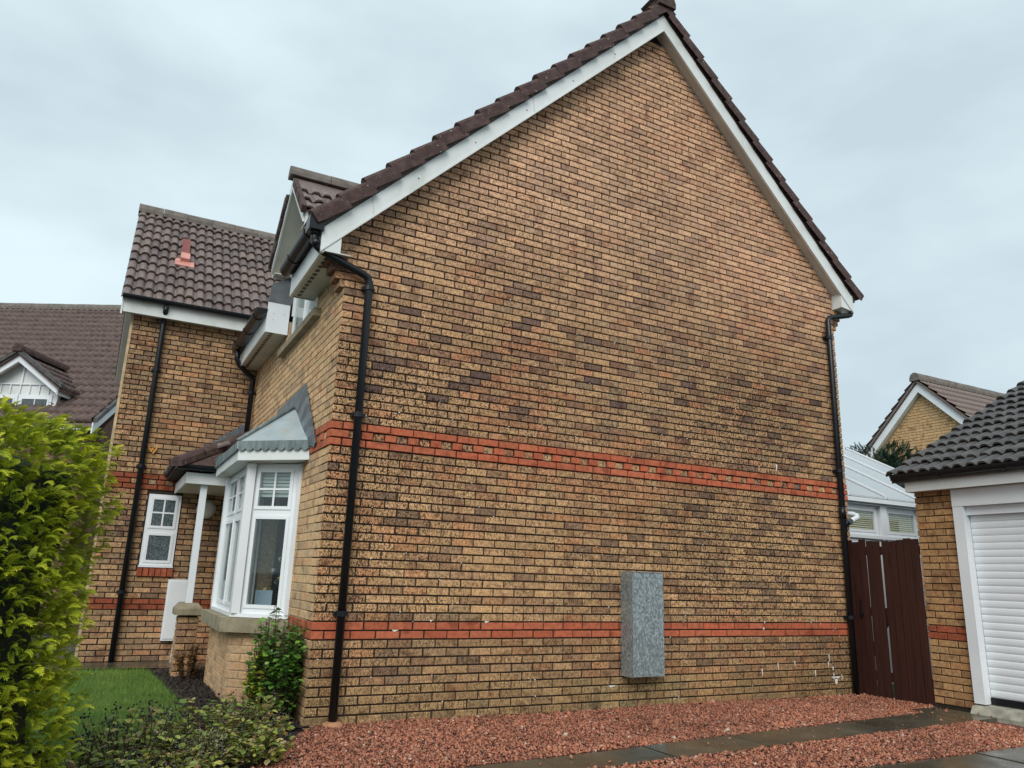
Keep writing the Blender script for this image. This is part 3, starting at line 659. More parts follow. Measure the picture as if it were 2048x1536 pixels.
# inside the bay: blinds, a small christmas tree, a card
for zz in np.arange(1.95,2.22,.035): 
    a,u,n,ln=seg(0); put(MB().obox(a+u*.1-n*.10+Vector((0,0,zz)),u*(ln-.2),n*.02,Vector((0,0,.027))),'blind_slat','blind',bay)
xt=empty('christmas_tree',(.17,2.15,.80),'small decorated christmas tree seen through the bay window glass','christmas tree')
V=[];F=[];C=[]
for k in range(900):
    t=rng.random()**.8; a=rng.random()*6.28; r=(.24*(1-t)+.02)*(.35+.65*rng.random()); p=np.array([.17+r*math.cos(a),2.15+r*math.sin(a),.83+.72*t]); d=np.array([math.cos(a),math.sin(a),-.25]); d/=np.linalg.norm(d); e=np.array([-math.sin(a),math.cos(a),0])*.012
    o=len(V); V+=[p-e,p+e,p+d*.06]; F.append((o,o+1,o+2)); g=.6+.6*rng.random(); C+=[(.012*g,.03*g,.016*g,1)]*3
npmesh('needles',V,F,C,'leaf',xt)
put(MB().tube([(.17,2.15,.80),(.17,2.15,1.5)],[.02,.006],8),'trunk','twig',xt)
def sphere(mb,c,r,col,n=8,m=6,sz=1):
    c=Vector(c); vs=[c+Vector((0,0,r*sz))]; 
    for i in range(1,m):
        th=math.pi*i/m
        for k in range(n): vs.append(c+Vector((r*math.sin(th)*math.cos(2*math.pi*k/n),r*math.sin(th)*math.sin(2*math.pi*k/n),r*sz*math.cos(th))))
    vs.append(c-Vector((0,0,r*sz))); f=[(0,1+k,1+(k+1)%n) for k in range(n)]
    for i in range(m-2): f+=[(1+i*n+k,1+(i+1)*n+k,1+(i+1)*n+(k+1)%n,1+i*n+(k+1)%n) for k in range(n)]
    o=1+(m-2)*n; f+=[(o+k,len(vs)-1,o+(k+1)%n) for k in range(n)]; mb.add(vs,f,col)
for k in range(16):
    t=(k+.5)/16; a=k*2.4; r=.24*(1-t)+.02; mb=MB(); c=[(.6,.62,.62,1),(.55,.33,.08,1),(.5,.45,.3,1)][k%3]; sphere(mb,(.17+r*math.cos(a),2.15+r*math.sin(a),.84+.66*t),.028,c); put(mb,'bauble','bauble',xt,True)
tag(put(MB().box(-.20,-.04,1.62,1.66,.80,1.035),'greeting_card','card_blue',None,origin=(-.12,1.64,.80)),'pale blue card standing on the bay window board','card')
mb=MB().tube([(-.30,1.60,.80),(-.30,1.60,.86),(-.30,1.60,.92)],[.03,.026,.012],10); sphere(mb,(-.30,1.60,.935),.022,(1,1,1,1)); tag(put(mb,'candle_holder','black_plastic',None,True,origin=(-.30,1.60,.80)),'small dark candle holder beside the blue card in the bay','candle holder')

# ---------------------------------------------------------------- porch canopy
box('porch_fascia','upvc',house,-.885,-.02,3.195,3.215,2.215,2.345); box('porch_fascia','upvc',house,-.885,-.865,3.2155,4.79,2.215,2.345)
box('porch_soffit','soffit',house,-.865,-.015,3.2155,4.79,2.228,2.24)
box('porch_post','upvc_clean',house,-.70,-.625,3.26,3.335,.835,2.228)
cap=MB(); vs=[(-.80,3.195,.70),(-.50,3.195,.70),(-.50,3.60,.70),(-.80,3.60,.70),(-.80,3.195,.765),(-.50,3.195,.765),(-.50,3.60,.765),(-.80,3.60,.765),(-.745,3.25,.835),(-.56,3.25,.835),(-.56,3.55,.835),(-.745,3.55,.835)]
cap.add(vs,[(0,3,2,1)]+[(i,(i+1)%4,4+(i+1)%4,4+i) for i in range(4)]+[(4+i,4+(i+1)%4,8+(i+1)%4,8+i) for i in range(4)]+[(8,9,10,11)]); put(cap,'pier_cap','cast_stone',house)
ca=[(-1.0,3.10,2.40),(.0,3.10,2.40),(.0,4.79,2.40),(-1.0,4.79,2.40),(-1.0,3.10,2.43),(.0,3.10,2.43),(-1.0,4.79,2.43),(.0,4.10,3.05),(.0,4.79,3.05)]
proof=put(MB().add(ca,[(0,3,2,1),(0,1,5,4),(4,5,7),(4,7,8,6),(3,0,4,6),(2,3,6,8),(1,2,8,7,5)]),'porch_roof','verge_tile',house)
tile_field(proof,TILE,(-1.035,4.79,2.43),(0,-1,0),(1,0,.62),5,3,.27,.34,skip=lambda i,j:i*.27>1.45-j*.36)
for k in range(4):
    a=Vector((-1.03,3.07,2.44)).lerp(Vector((.0,4.10,3.06)),k/4); b=Vector((-1.03,3.07,2.44)).lerp(Vector((.0,4.10,3.06)),(k+1.08)/4); d=b-a; s=Vector((0,0,1)).cross(d).normalized()
    put(MB().prism([a+s*p+Vector((0,0,q)) for p,q in ((-.10,-.05),(-.085,.02),(-.04,.06),(.04,.06),(.085,.02),(.10,-.05))],d),'hip_tile','verge_tile',proof)
gutter('porch_gutter',house,(-.99,3.12,2.425),(-.40,3.12,2.425),.052,(0,-1,0))
put(MB().prism([(-.60,3.185,2.345),(-.1,3.185,2.345),(-.1,3.185,2.60)],(0,.012,0)),'porch_infill','upvc',house)
for k in range(12):
    x=-1.0+.085*k; z=2.50+.068*k; put(MB().box(x,x+.11,WY-.016-.004*(k%2),WY-.001,z-.06,z+.10),'lead_step','lead_dark',house)

# ---------------------------------------------------------------- wing window, meter box, lamp, ornament
wwin=casement(house,(-1.19,WY-.005,1.245),(1,0,0),.41,.945,(0,-1,0),.036,.46,(2,2),gl='obscure_glass',name='wing_window')
for o in list(wwin.children):
    if o.name.startswith('pane'): o.data.materials[0]=MATS['obscure_glass']
put(MB().box(-1.2,-.775,WY-.045,WY+.0,1.222,1.243),'window_sill','upvc_clean',house)
for k in range(6):
    mb=MB(); brick(mb,(-1.205,WY-.035,0),(1,0,0),(0,-1,0),k*.074,k*.074+.066,1.105,1.215,col_red(.75),0,.05); put(mb,'sill_brick','brick',wing)
meter=empty('meter_box',(-.66,WY,.29),'white utility meter box on the wall below the small window','meter box')
put(MB().box(-.805,-.535,WY-.055,WY-.003,.29,1.075),'cabinet_body','upvc_clean',meter); put(MB().box(-.785,-.555,WY-.064,WY-.0555,.315,1.05),'door','upvc_clean',meter)
lamp=empty('bulkhead_lamp',(-.45,WY,2.03),'round white bulkhead lamp on the porch wall behind the post','lamp')
mb=MB(); pr=[(.0,.075),(.06,.07),(.10,.052),(.122,.025),(.128,.0)]
put(MB().tube([(-.45,WY-.002,2.03),(-.45,WY-.03,2.03)],.128,24),'lamp_base','white_lamp',lamp)
put(MB().tube([(-.45,WY-.03,2.03),(-.45,WY-.055,2.03),(-.45,WY-.075,2.03),(-.45,WY-.085,2.03)],[.122,.108,.07,.01],24),'lamp_diffuser','white_lamp',lamp,True)
orn=MB(); c=Vector((-1.235,WY-.02,2.79))
sphere(orn,c,.022,(1,1,1,1)); orn.prism([c+Vector(q) for q in ((-.005,0,-.02),(-.06,0,.05),(-.055,0,.005),(-.01,0,-.045))],(0,-.014,0)); orn.prism([c+Vector(q) for q in ((.005,0,-.02),(.05,0,.05),(.055,0,.01),(.02,0,-.055),(.0,0,-.06))],(0,-.012,0))
tag(put(orn,'wall_ornament','brass_orange',None,origin=(-1.235,WY-.01,2.75)),'small orange winged ornament fixed on the wall beside the downpipe','ornament')
# galvanised cabinet on the gable
cab=empty('metal_cabinet',(3.36,0,.32),'tall galvanised steel cabinet mounted low on the gable wall','cabinet')
put(MB().box(3.165,3.552,-.205,-.008,.325,1.332),'cabinet_body','galvanised_steel',cab)
put(MB().box(3.155,3.162,-.21,-.010,.318,1.338).box(3.160,3.556,-.212,-.0055,1.3325,1.3385),'edge_fold','galvanised_steel',cab)
rv=MB()
for z in (.42,.62,.83,1.05,1.24): rv.box(3.150,3.156,-.03,-.022,z,z+.008)
put(rv,'rivet','black_plastic',cab)

# ---------------------------------------------------------------- garage
GX=6.70; gar=empty('garage',(7.5,-2.4,0),'brick garage with white roller door, black gutter and dark tiled roof','garage')
gwall=put(MB().box(GX+.013,GX+.3,-1.43,-.973,-.1,2.36).box(GX+.3,11.5,-1.2,-.973,-.1,2.5).box(11.3,11.5,-4.6,-1.2,-.1,2.5),'garage_wall','mortar_dark',gar)
BR=[]
FGa=((GX,-.96,0),(0,-1,0),(-1,0,0))
def col_gar(s,z):
    c=col_wing(s*2,z); return mixc(c[:3],(.46,.25,.09),.45)+(.25,)
for i in range(0,31):
    z0=.045+i*.075+J; z1=z0+.0645; red=i in (9,10)
    lay('g',FGa,course(0,.472,i%2==0),z0,z1,(lambda s,z:col_red(.72)) if red else col_gar)
build_bricks(BR,{'g':gwall})
box('fascia','upvc',gar,6.545,6.565,-4.5,-.96,2.352,2.47); box('fascia_end','upvc',gar,6.5655,6.72,-.975,-.955,2.352,2.47)
box('soffit','soffit',gar,6.5655,6.71,-4.5,-.976,2.356,2.366)
gutter('gutter',gar,(6.485,-4.5,2.555),(6.485,-.86,2.555),.06)
groof=put(MB().prism([(6.50,-.83,2.46),(6.50,-.83,2.54),(11.0,-.83,4.835),(11.0,-.83,4.755)],(0,-3.8,0)),'roof','grey_tile',gar)
tile_field(groof,TILE_G,(6.45,-.80,2.535),(0,-1,0),(1,0,.51),12,14,.27,.31)
gl=MB().prism([(6.46,-.86,2.50),(6.72,-.86,2.42),(11,-.86,4.72),(11,-.86,4.76)],(0,.03,0)); put(gl,'verge_board','black_plastic',gar)
box('door_jamb','upvc_clean',gar,6.655,6.80,-1.545,-1.4305,.12,2.16); box('door_head','upvc_clean',gar,6.650,6.80,-4.4,-1.4305,2.161,2.351)
box('roller_housing','upvc_clean',gar,6.71,6.80,-4.4,-1.546,2.065,2.16)
rd=put(MB().box(6.775,6.79,-4.3,-1.55,.15,2.06),'roller_door','upvc_clean',gar)
sm=MB(); pf=[(0,.0),(-.005,.003),(-.009,.018),(-.0105,.038),(-.009,.058),(-.0045,.0715),(0,.0745)]
sm.prism([(6.774+a,-4.28,b) for a,b in pf],(0,2.73,0)); slm=sm.mesh('door_slat',(0,0,0)); slm.materials.append(MATS['upvc_clean'])
for k in range(25): inst(slm,'door_slat',rd,Matrix.Translation((0,0,.19+.0752*k)))
box('door_seal','black_plastic',rd,6.75,6.79,-4.3,-1.55,.125,.188)
th=MB().prism([(6.55,-1.44,.03),(6.60,-1.44,.10),(6.9,-1.44,.125),(6.9,-1.44,-.05),(6.55,-1.44,-.05)],(0,-3,0)); put(th,'threshold','concrete_edge',gar)

# ---------------------------------------------------------------- side gate
gt=empty('side_gate',(6.7,-.46,0),'dark brown boarded timber gate between the house and the garage','gate')
bw=.0905; y=.005
widths=[.06]+[bw]*9; gaps=[.004,.006,.012,.005,.030,.007,.006,.005,.005,.004]
for k,w in enumerate(widths):
    y1=y-w; zt=1.815+.012*math.sin(k*.9)+.006*(k%3)-(.02 if k==1 else 0)+(.02 if k==0 else 0); z0=.0+(.02 if k>4 else 0)
    mb=MB().obox((6.692+.004*(k%2),y1,z0),(.014,0,0),(0,w,0),(0,0,zt-z0)); put(mb,'board','gate_wood',gt); y=y1-gaps[k]
for z in (.25,.98,1.70): put(MB().box(6.709,6.745,-.945,.0,z-.05,z+.05),'rail','gate_wood',gt)
put(MB().prism([(6.712,-.05,.32),(6.712,-.12,.30),(6.712,-.92,1.62),(6.712,-.86,1.64)],(.03,0,0)),'brace','gate_wood',gt)
put(MB().box(6.68,6.687,-.16,-.10,.93,.96).box(6.675,6.687,-.135,-.12,.90,1.12),'latch','black_plastic',gt)

# ---------------------------------------------------------------- conservatory
cons=empty('conservatory',(8.6,2.0,0),'white conservatory with sloped glazed roof behind the gate','conservatory')
CY=.8
put(MB().box(6.76,11.2,CY,CY+.08,-.05,1.96),'base_panel','upvc_clean',cons)
put(MB().box(6.76,11.2,CY-.03,CY+.08,1.955,2.0),'sill','upvc_clean',cons)
for x0,x1 in ((6.85,8.44),(8.6,9.36),(9.5,11.1)): 
    f=casement(cons,(x0,CY+.04,2.0),(1,0,0),x1-x0,.44,(0,-1,0),.05,None,None,name='window_frame')
    put(MB().box(x0+.085,x1-.085,CY+.070,CY+.076,2.085,2.36),'blind_backing','blind_cream',f)
    for z in np.arange(2.09,2.345,.030): put(MB().obox((x0+.09,CY+.054,z),(x1-x0-.18,0,0),(0,.012,.021),(0,-.002,.001)),'blind_slat','blind_cream',f)
for x in (8.52,9.43): put(MB().box(x-.07,x+.07,CY-.02,CY+.08,1.93,2.44),'mullion','upvc_clean',cons)
put(MB().box(6.76,11.2,CY-.02,CY+.09,2.4405,2.50),'eaves_beam','upvc_clean',cons); put(MB().box(6.76,11.2,CY-.10,CY-.021,2.47,2.53),'eaves_gutter','upvc_clean',cons)
sl=.527
for k,x in enumerate((6.9,7.71,8.52,9.33,10.14,10.95)):
    put(MB().prism([(x-.03,CY-.08,2.545),(x+.03,CY-.08,2.545),(x+.018,CY-.08,2.60),(x-.018,CY-.08,2.60)],(0,2.5,2.5*sl)),'roof_bar','upvc_clean',cons)
    for dx in (-.04,.032): put(MB().prism([(x+dx,CY-.08,2.562),(x+dx+.008,CY-.08,2.562),(x+dx+.008,CY-.08,2.575),(x+dx,CY-.08,2.575)],(0,2.5,2.5*sl)),'bar_gasket','black_plastic',cons)
    if x<10.5: put(MB().prism([(x+.031,CY-.10,2.535),(x+.779,CY-.10,2.535),(x+.779,CY-.10,2.56),(x+.031,CY-.10,2.56)],(0,2.5,2.5*sl)),'roof_panel','polycarbonate',cons)
put(MB().box(6.76,11.2,CY+2.5,CY+2.6,-.05,3.9),'back_wall','upvc_clean',cons)

# ---------------------------------------------------------------- neighbouring houses
nr=empty('gabled_house',(19,5.5,0),'distant buff brick house with white bargeboards seen over the garage roof','house')
NX,NYc,NZ=17.0,5.5,6.62
nw=put(MB().prism([(NX+.013,NYc-3.2,-.1),(NX+.013,NYc+3.2,-.1),(NX+.013,NYc+3.2,NZ-3.45),(NX+.013,NYc,NZ-.25),(NX+.013,NYc-3.2,NZ-3.45)],(6,0,0)),'wall','mortar_pale',nr)
BR=[]
def clipn(a,b,z0,z1):
    hw=NZ-.3-z1; lo=max(a,3.2-hw); hi=min(b,3.2+hw); return (lo,hi) if hi-lo>.04 else None
for i in range(30,85): lay('n',((NX,NYc+3.2,0),(0,-1,0),(-1,0,0)),course(0,6.4,i%2==0),i*.075+J,(i+1)*.075,lambda s,z:mixc(col_front(s,z)[:3],(.62,.40,.19),.5)+(.0,),0,clipn)
build_bricks(BR,{'n':nw},0)
for sg in (-1,1): put(MB().prism([(NX-.15,NYc,NZ-.02),(NX-.15,NYc+sg*3.5,NZ-3.52),(NX-.15,NYc+sg*3.5,NZ-3.76),(NX-.15,NYc,NZ-.26)],(.15,0,0)),'bargeboard','upvc_clean',nr)
def wave_roof(name,parent,O,ux,uy,L_,H,mat,gy=.31,period=.15,amp=.02,seg=6):
    O,ux,uy=np.array(O,float),np.array(ux,float),np.array(uy,float); ux/=np.linalg.norm(ux); uy/=np.linalg.norm(uy); n=np.cross(ux,uy)
    if n[2]<0: n=-n
    ns=int(L_/period*seg); xs=np.linspace(0,L_,ns+1); w=amp*(np.sin(xs/period*2*np.pi)+.3*np.sin(xs/period*4*np.pi)); V=[];F=[]
    for j in range(int(H/gy)):
        o=len(V)
        for t,dz in ((0,.0),(0,.065),(gy*1.02,.018)):
            for i in range(ns+1): V.append(O+ux*xs[i]+uy*(j*gy+t)+n*((w[i] if dz else -.02)+dz))
        m=ns+1
        for i in range(ns): F+=[(o+i,o+i+1,o+m+i+1,o+m+i),(o+m+i,o+m+i+1,o+2*m+i+1,o+2*m+i)]
    V=np.array(V); return npmesh(name,V,F,np.ones((len(V),4)),mat,parent,'stuff')
for sg in (-1,1): wave_roof('tile_rows',nr,(NX-.2,NYc+sg*3.6,NZ-3.50),(1,0,0),(0,-sg,1),6.2,5.02,'roof_tile')
put(MB().prism([(NX-.2,NYc-3.55,NZ-3.55),(NX-.2,NYc,NZ-.0),(NX-.2,NYc+3.55,NZ-3.55),(NX-.2,NYc+3.55,NZ-3.47),(NX-.2,NYc,NZ+.08),(NX-.2,NYc-3.55,NZ-3.47)],(6.2,0,0)),'roof','roof_tile',nr)
ridge_tiles(nr,(NX-.25,NYc,NZ+.14),(NX+6,NYc,NZ+.14),14,'ridge_tile',.14)

nl=empty('tiled_house',(-4,14,0),'neighbouring house with long brown tiled roof rising behind the conifer','house')
t=np.array([.866,-.5,0]); nv=np.array([-.5,-.866,0]); C0=np.array([-2.22,17.23,8.45]); pit=.85
up_=-nv+np.array([0,0,pit]); e0=C0+t*(-9)+nv*5.05+np.array([0,0,-5.05*pit])
LH=11.9; HS=5.05*math.hypot(1,pit)
lroof=wave_roof('tile_rows',nl,e0,t,up_,LH,HS,'far_tile',.33,.165,.03)
pr=[e0-np.array([0,0,.05]),e0+t*LH-np.array([0,0,.05]),C0+t*(LH-9)-np.array([0,0,.05]),C0+t*(-9)-np.array([0,0,.05])]
put(MB().prism(pr,(0,0,-.1)),'roof','roof_tile',nl)
ridge_tiles(nl,C0+t*(-9)+np.array([0,0,.06]),C0+t*(LH-9)+np.array([0,0,.06]),26,'ridge_tile',.13)
ec=e0+t*LH; rc=C0+t*(LH-9); 
put(MB().prism([ec+np.array([0,0,-.25]),rc+np.array([0,0,-.25]),rc+np.array([0,0,-.02]),ec+np.array([0,0,-.02])],t*.03),'bargeboard','upvc_clean',nl)
put(MB().prism([ec-nv*.4-t*.1+np.array([0,0,-.2]),ec-nv*5.0-t*.1+np.array([0,0,4.0]),ec-nv*5.0-t*.1-np.array([0,0,8]),ec-nv*.4-t*.1-np.array([0,0,5.5])],-t*.2),'side_wall','far_wall',nl)
put(MB().prism([e0-nv*.4-np.array([0,0,.1]),e0-nv*.4+t*(LH-.1)-np.array([0,0,.1]),e0-nv*.4+t*(LH-.1)-np.array([0,0,5.5]),e0-nv*.4-np.array([0,0,5.5])],-nv*.2),'front_wall','far_wall',nl)
for k in range(16):
    a=ec+(rc-ec)*(k/16)+t*.01; d=(rc-ec)/16*1.1; put(MB().obox(a-np.array([0,0,.02]),d,t*.09,(0,0,.10)),'verge_tile','grey_tile',nl)
# its dormer
def at(u,v,d):
    p=Vector(CAM)+d*(fw+rt2*((u-1024)/FPX)-up2*((v-768)/FPX)); return np.array(p)
dA=at(40,708,16.6); hwd=.88; dr=1.0
def DP(s,f,z): return dA+t*s+nv*f+np.array([0,0,z])
DR=.72; WD=hwd+.12
put(MB().prism([DP(-hwd,-.25,-DR+.02),DP(0,-.25,-.06),DP(hwd,-.25,-DR+.02),DP(hwd*.9,-.25,-2.3),DP(-hwd*.9,-.25,-2.3)],-nv*.1),'dormer_wall','upvc',nl)
for sg in (-1,1):
    put(MB().prism([DP(0,0,-.02),DP(sg*WD,0,-DR-.02),DP(sg*WD,0,-DR-.17),DP(0,0,-.17)],-nv*.06),'bargeboard','upvc_clean',nl)
    put(MB().prism([DP(0,-.06,-.06),DP(sg*WD,-.06,-DR-.06),DP(sg*WD,-.06,-DR-.09),DP(0,-.06,-.10)],-nv*.2),'soffit','soffit',nl)
    wave_roof('tile_rows',nl,DP(sg*(WD+.08),.08,-DR-.05),-nv,-sg*t+np.array([0,0,DR/WD]),2.6,1.30,'far_tile',.31,.15)
    put(MB().prism([DP(0,.06,.03),DP(sg*(WD+.08),.06,-DR-.05),DP(sg*(WD+.08),.06,-DR-.10),DP(0,.06,-.02)],-nv*2.6),'dormer_roof','far_tile',nl)
    put(MB().prism([DP(sg*(WD-.02),.0,-DR-.03),DP(sg*(WD-.02),.0,-DR-.18),DP(sg*(WD-.02),-1.2,-DR-.18),DP(sg*(WD-.02),-1.2,-DR-.03)],sg*t*.03),'fascia','upvc_clean',nl)
    for k in range(5):
        f0,f1=1-k/5,1-(k+1.05)/5; a=DP(sg*(WD+.12)*f0,.10,.02-(DR+.06)*f0); b=DP(sg*(WD+.12)*f1,.10,.02-(DR+.06)*f1); put(MB().obox(a,b-a,-nv*.14,(0,0,.09)),'verge_tile','grey_tile',nl)
ridge_tiles(nl,DP(0,.14,.12),DP(0,-2.2,.12),5,'verge_tile',.11)
for k in range(7):
    put(MB().obox(DP(-.68+.22*k,-.24,-DR-.12),t*.025,nv*.015,(0,0,.20)),'timber_batten','upvc_clean',nl)
put(MB().obox(DP(-.8,-.24,-DR+.08),t*1.6,nv*.02,(0,0,.03)),'timber_batten','upvc_clean',nl); put(MB().obox(DP(-.02,-.24,-DR+.1),t*.04,nv*.02,(0,0,.5)),'timber_batten','upvc_clean',nl)
for s0 in (-.78,.0):
    f=casement(nl,tuple(DP(s0,-.23,-1.72)),tuple(t),.76,.85,tuple(nv),.06,None,(2,3),gl='obscure_glass',name='dormer_window')
# ---------------------------------------------------------------- ground
def sheet(name,pts,z,mat):
    m=bpy.data.meshes.new(name); m.from_pydata([(x,y,z) for x,y in pts],[],[tuple(range(len(pts)))]); m.update(); m.materials.append(MATS[mat]); o=bpy.data.objects.new(name,m); COL.objects.link(o); ORG[o]=Vector((0,0,0)); o['kind']='structure'; return o
sheet('ground',[(-300,-300),(300,-300),(300,300),(-300,300)],-.10,'asphalt')
gbed=sheet('gravel_bed',[(-1.6,-3.4),(9,-3.4),(9,-.0),(6.7,.02),(0,.02),(0,-.1),(-.55,-1.1)],-.012,'gravel_base')
sheet('planting_bed',[(-.30,.35),(.0,.1),(0,-.1),(-.55,-1.1),(-1.6,-3.4),(-3.2,-3.4),(-2.6,-.9),(-1.55,-.55),(-.9,.25)],.0,'soil')
sheet('lawn',[(-3.6,-.9),(-2.6,-.9),(-1.55,-.55),(-.9,.25),(-.78,1.4),(-.9,3.45),(-.95,4.05),(-3.6,4.3)],.012,'turf_base')
sheet('bark_bed',[(-.9,.25),(-.3,.35),(.02,.1),(.02,3.4),(-.55,3.9),(-.95,3.95),(-.9,3.45),(-.78,1.4)],.010,'soil')
sheet('front_path',[(-3.6,4.3),(-.95,4.05),(-.5,3.9),(0,3.4),(0,4.79),(-3.6,4.79)],.035,'wet_slab')
sheet('garden_beyond',[(6.8,-.9),(40,-.9),(40,40),(6.8,40)],-.04,'turf_base')
# paving slabs
path=empty('paving_path',(3.8,-1.6,0),None,None); path['kind']='structure'; path['label']='path of wet concrete paving slabs through the red gravel'
def pu(x): return -1.66+.088*(x-1.2)
def plo(x): return -2.03+.06*(x-1.2)
xs=[-.65,.30,1.255,2.22,3.19,4.16,5.13,6.10,6.60]
for a,b in zip(xs[:-1],xs[1:]):
    h=random.uniform(-.003,.003); mb=MB().prism([(a+.006,plo(a),-.05),(b-.006,plo(b),-.05),(b-.006,pu(b),-.05),(a+.006,pu(a),-.05)],(0,0,.075+h)); put(mb,'paving_slab','wet_slab',path)
mb=MB().prism([(6.11,pu(6.1)-.001,-.05),(6.60,-1.86,-.05),(6.60,-4.6,-.05),(6.11,-4.6,-.05)][::-1],(0,0,.065)); 
put(MB().box(6.605,7.2,-4.6,-1.44,-.05,.028),'paving_slab','wet_slab',path); put(MB().box(6.2,6.60,-1.45,-1.02,-.05,.02),'paving_slab','wet_slab',path)
for a,b in ((1.7,2.66),(2.68,3.64),(3.66,4.62),(4.64,5.60),(5.62,6.58),(6.60,7.56)):
    h=random.uniform(-.003,.003); put(MB().box(a,b,-3.25,-2.66,-.05,.025+h),'paving_slab','wet_slab',path)
# gravel chips
def inside_gravel(x,y):
    ok=(y<-.012)&((x>-.016+.543*(y+.149))) & ~((y<pu(x)+.012)&(y>plo(x)-.012)&(x>-.6)&(x<6.6)) & ~((y<-2.655)&(x>1.7)) & ~((x>6.15)&(y<-1.0))
    ok|=((rng.random(len(x))<.006)&(y<-1.0)&(y>-2.3)&(x>.9)); ok&=~((x>6.68)); ok&=((x-PX)**2+(y+.062)**2>.085**2); return ok
n=88000; gx=rng.uniform(-1.4,6.7,n); gy=rng.uniform(-3.1,0,n); k=inside_gravel(gx,gy); gx,gy=gx[k],gy[k]; n=len(gx)
tv=np.array([(1,0,0),(-1,0,0),(0,1,0),(0,-1,0),(0,0,1),(0,0,-1)],float); tf=np.array([(0,2,4),(2,1,4),(1,3,4),(3,0,4),(2,0,5),(1,2,5),(3,1,5),(0,3,5)])
def scatter_chips(name,X,Y_,Zb,size,flat,colf,mat,parent=None,el=1.3):
    n=len(X); V=np.repeat(tv[None],n,0)*(1+rng.uniform(-.35,.35,(n,6,1))); s=size*rng.lognormal(-.03,.36,n)
    V=V*np.stack([s*rng.uniform(.8,el,n),s*rng.uniform(.6,1,n),s*flat*rng.uniform(.6,1.2,n)],1)[:,None,:]
    a=rng.uniform(0,6.28,n); b=rng.normal(0,.45,n); ca,sa,cb,sb=np.cos(a),np.sin(a),np.cos(b),np.sin(b)
    x,y,z=V[...,0],V[...,1],V[...,2]; x,z=cb[:,None]*x+sb[:,None]*z,-sb[:,None]*x+cb[:,None]*z; x,y=ca[:,None]*x-sa[:,None]*y,sa[:,None]*x+ca[:,None]*y
    V=np.stack([x+X[:,None],y+Y_[:,None],z+(Zb+rng.uniform(0,.012,n))[:,None]],-1).reshape(-1,3); F=(tf[None]+np.arange(n)[:,None,None]*6).reshape(-1,3)
    return npmesh(name,V,F,np.repeat(colf(n,X,Y_),6,0),mat,parent,'stuff')
def gcol(n,X,Y_):
    base=np.array([(.40,.150,.085),(.32,.104,.062),(.45,.205,.13),(.19,.072,.048),(.38,.165,.098),(.10,.045,.032),(.52,.40,.31)]); i=rng.choice(7,n,p=[.3,.2,.17,.12,.15,.04,.02]); c=base[i]*rng.uniform(.8,1.2,(n,1))*np.array([.66+.58*(.6*vnoise(q*1.3,w_*2.0,31)+.4*vnoise(q*4,w_*5,32)) for q,w_ in zip(X,Y_)])[:,None]
    return np.concatenate([c,np.ones((n,1))],1)
gz=.012*((gy<pu(gx))&(gy>plo(gx)))+np.where(gy>-1.3,.012+.018*np.sin(gx*1.9)*.4,.02)
ch=scatter_chips('gravel',gx,gy,gz,.0098,.75,gcol,'gravel_chip'); tag(ch,'loose red stone chippings covering the ground beside the gable','gravel',kind='stuff')
# bark chips
n=9000; bx_=rng.uniform(-.97,0,n); by=rng.uniform(-.1,3.95,n)
k=(bx_<-.02)&~((bx_>-.46)&(by>1.36+.0*bx_)&(by<2.85))&~((bx_>-.46+(1.36-by)*1.2)&(by>.98)&(by<1.4))&(bx_>np.interp(by,[-.1,.25,1.4,3.45,3.95],[-.5,-.88,-.78,-.9,-.95]))
def bcol(n,X,Y_):
    c=np.array([(.020,.013,.010),(.032,.022,.017),(.06,.042,.032),(.012,.009,.008)])[rng.choice(4,n,p=[.4,.3,.1,.2])]*rng.uniform(.7,1.3,(n,1)); return np.concatenate([c,np.ones((n,1))],1)
bc=scatter_chips('bark_chippings',bx_[k],by[k],np.full(k.sum(),.018),.017,.45,bcol,'bark_chip',el=2.2); tag(bc,'dark bark chippings in the bed beside the bay','bark',kind='stuff')
# grass
n=60000; x=rng.uniform(-3.0,-.72,n); y=rng.uniform(-.9,4.2,n); k=(x<np.interp(y,[-.9,-.55,.25,1.4,3.45,4.05],[-2.6,-1.55,-.9,-.78,-.9,-.95])+rng.normal(0,.02,n))&(y<4.05-(x+.95)*.09)
x,y=x[k],y[k]; n=len(x); a=rng.uniform(0,6.28,n); h=rng.uniform(.015,.05,n)*(1+.8*(rng.random(n)>.93)); ln=rng.uniform(-.5,.9,n)*h; w=.0022
bd=rng.uniform(0,6.28,n); p0=np.stack([x-w*np.cos(a),y-w*np.sin(a),np.full(n,.012)],1); p1=np.stack([x+w*np.cos(a),y+w*np.sin(a),np.full(n,.012)],1); p2=np.stack([x+ln*np.cos(bd),y+ln*np.sin(bd),.012+h],1)
V=np.stack([p0,p1,p2],1).reshape(-1,3); F=np.arange(3*n).reshape(-1,3)
g=rng.uniform(.7,1.35,(n,1)); pn=np.array([.6*vnoise(q*2.2,r*2.2,4)+.4*vnoise(q*9,r*9,5) for q,r in zip(x,y)])[:,None]; c=(np.array([[.11,.22,.038]])*(1-pn)+np.array([[.25,.34,.075]])*pn)*g
tag(npmesh('grass',V,F,np.repeat(np.concatenate([c,np.ones((n,1))],1),3,0),'grass_blade',None,'stuff'),'short green lawn grass in front of the bay','grass',kind='stuff')

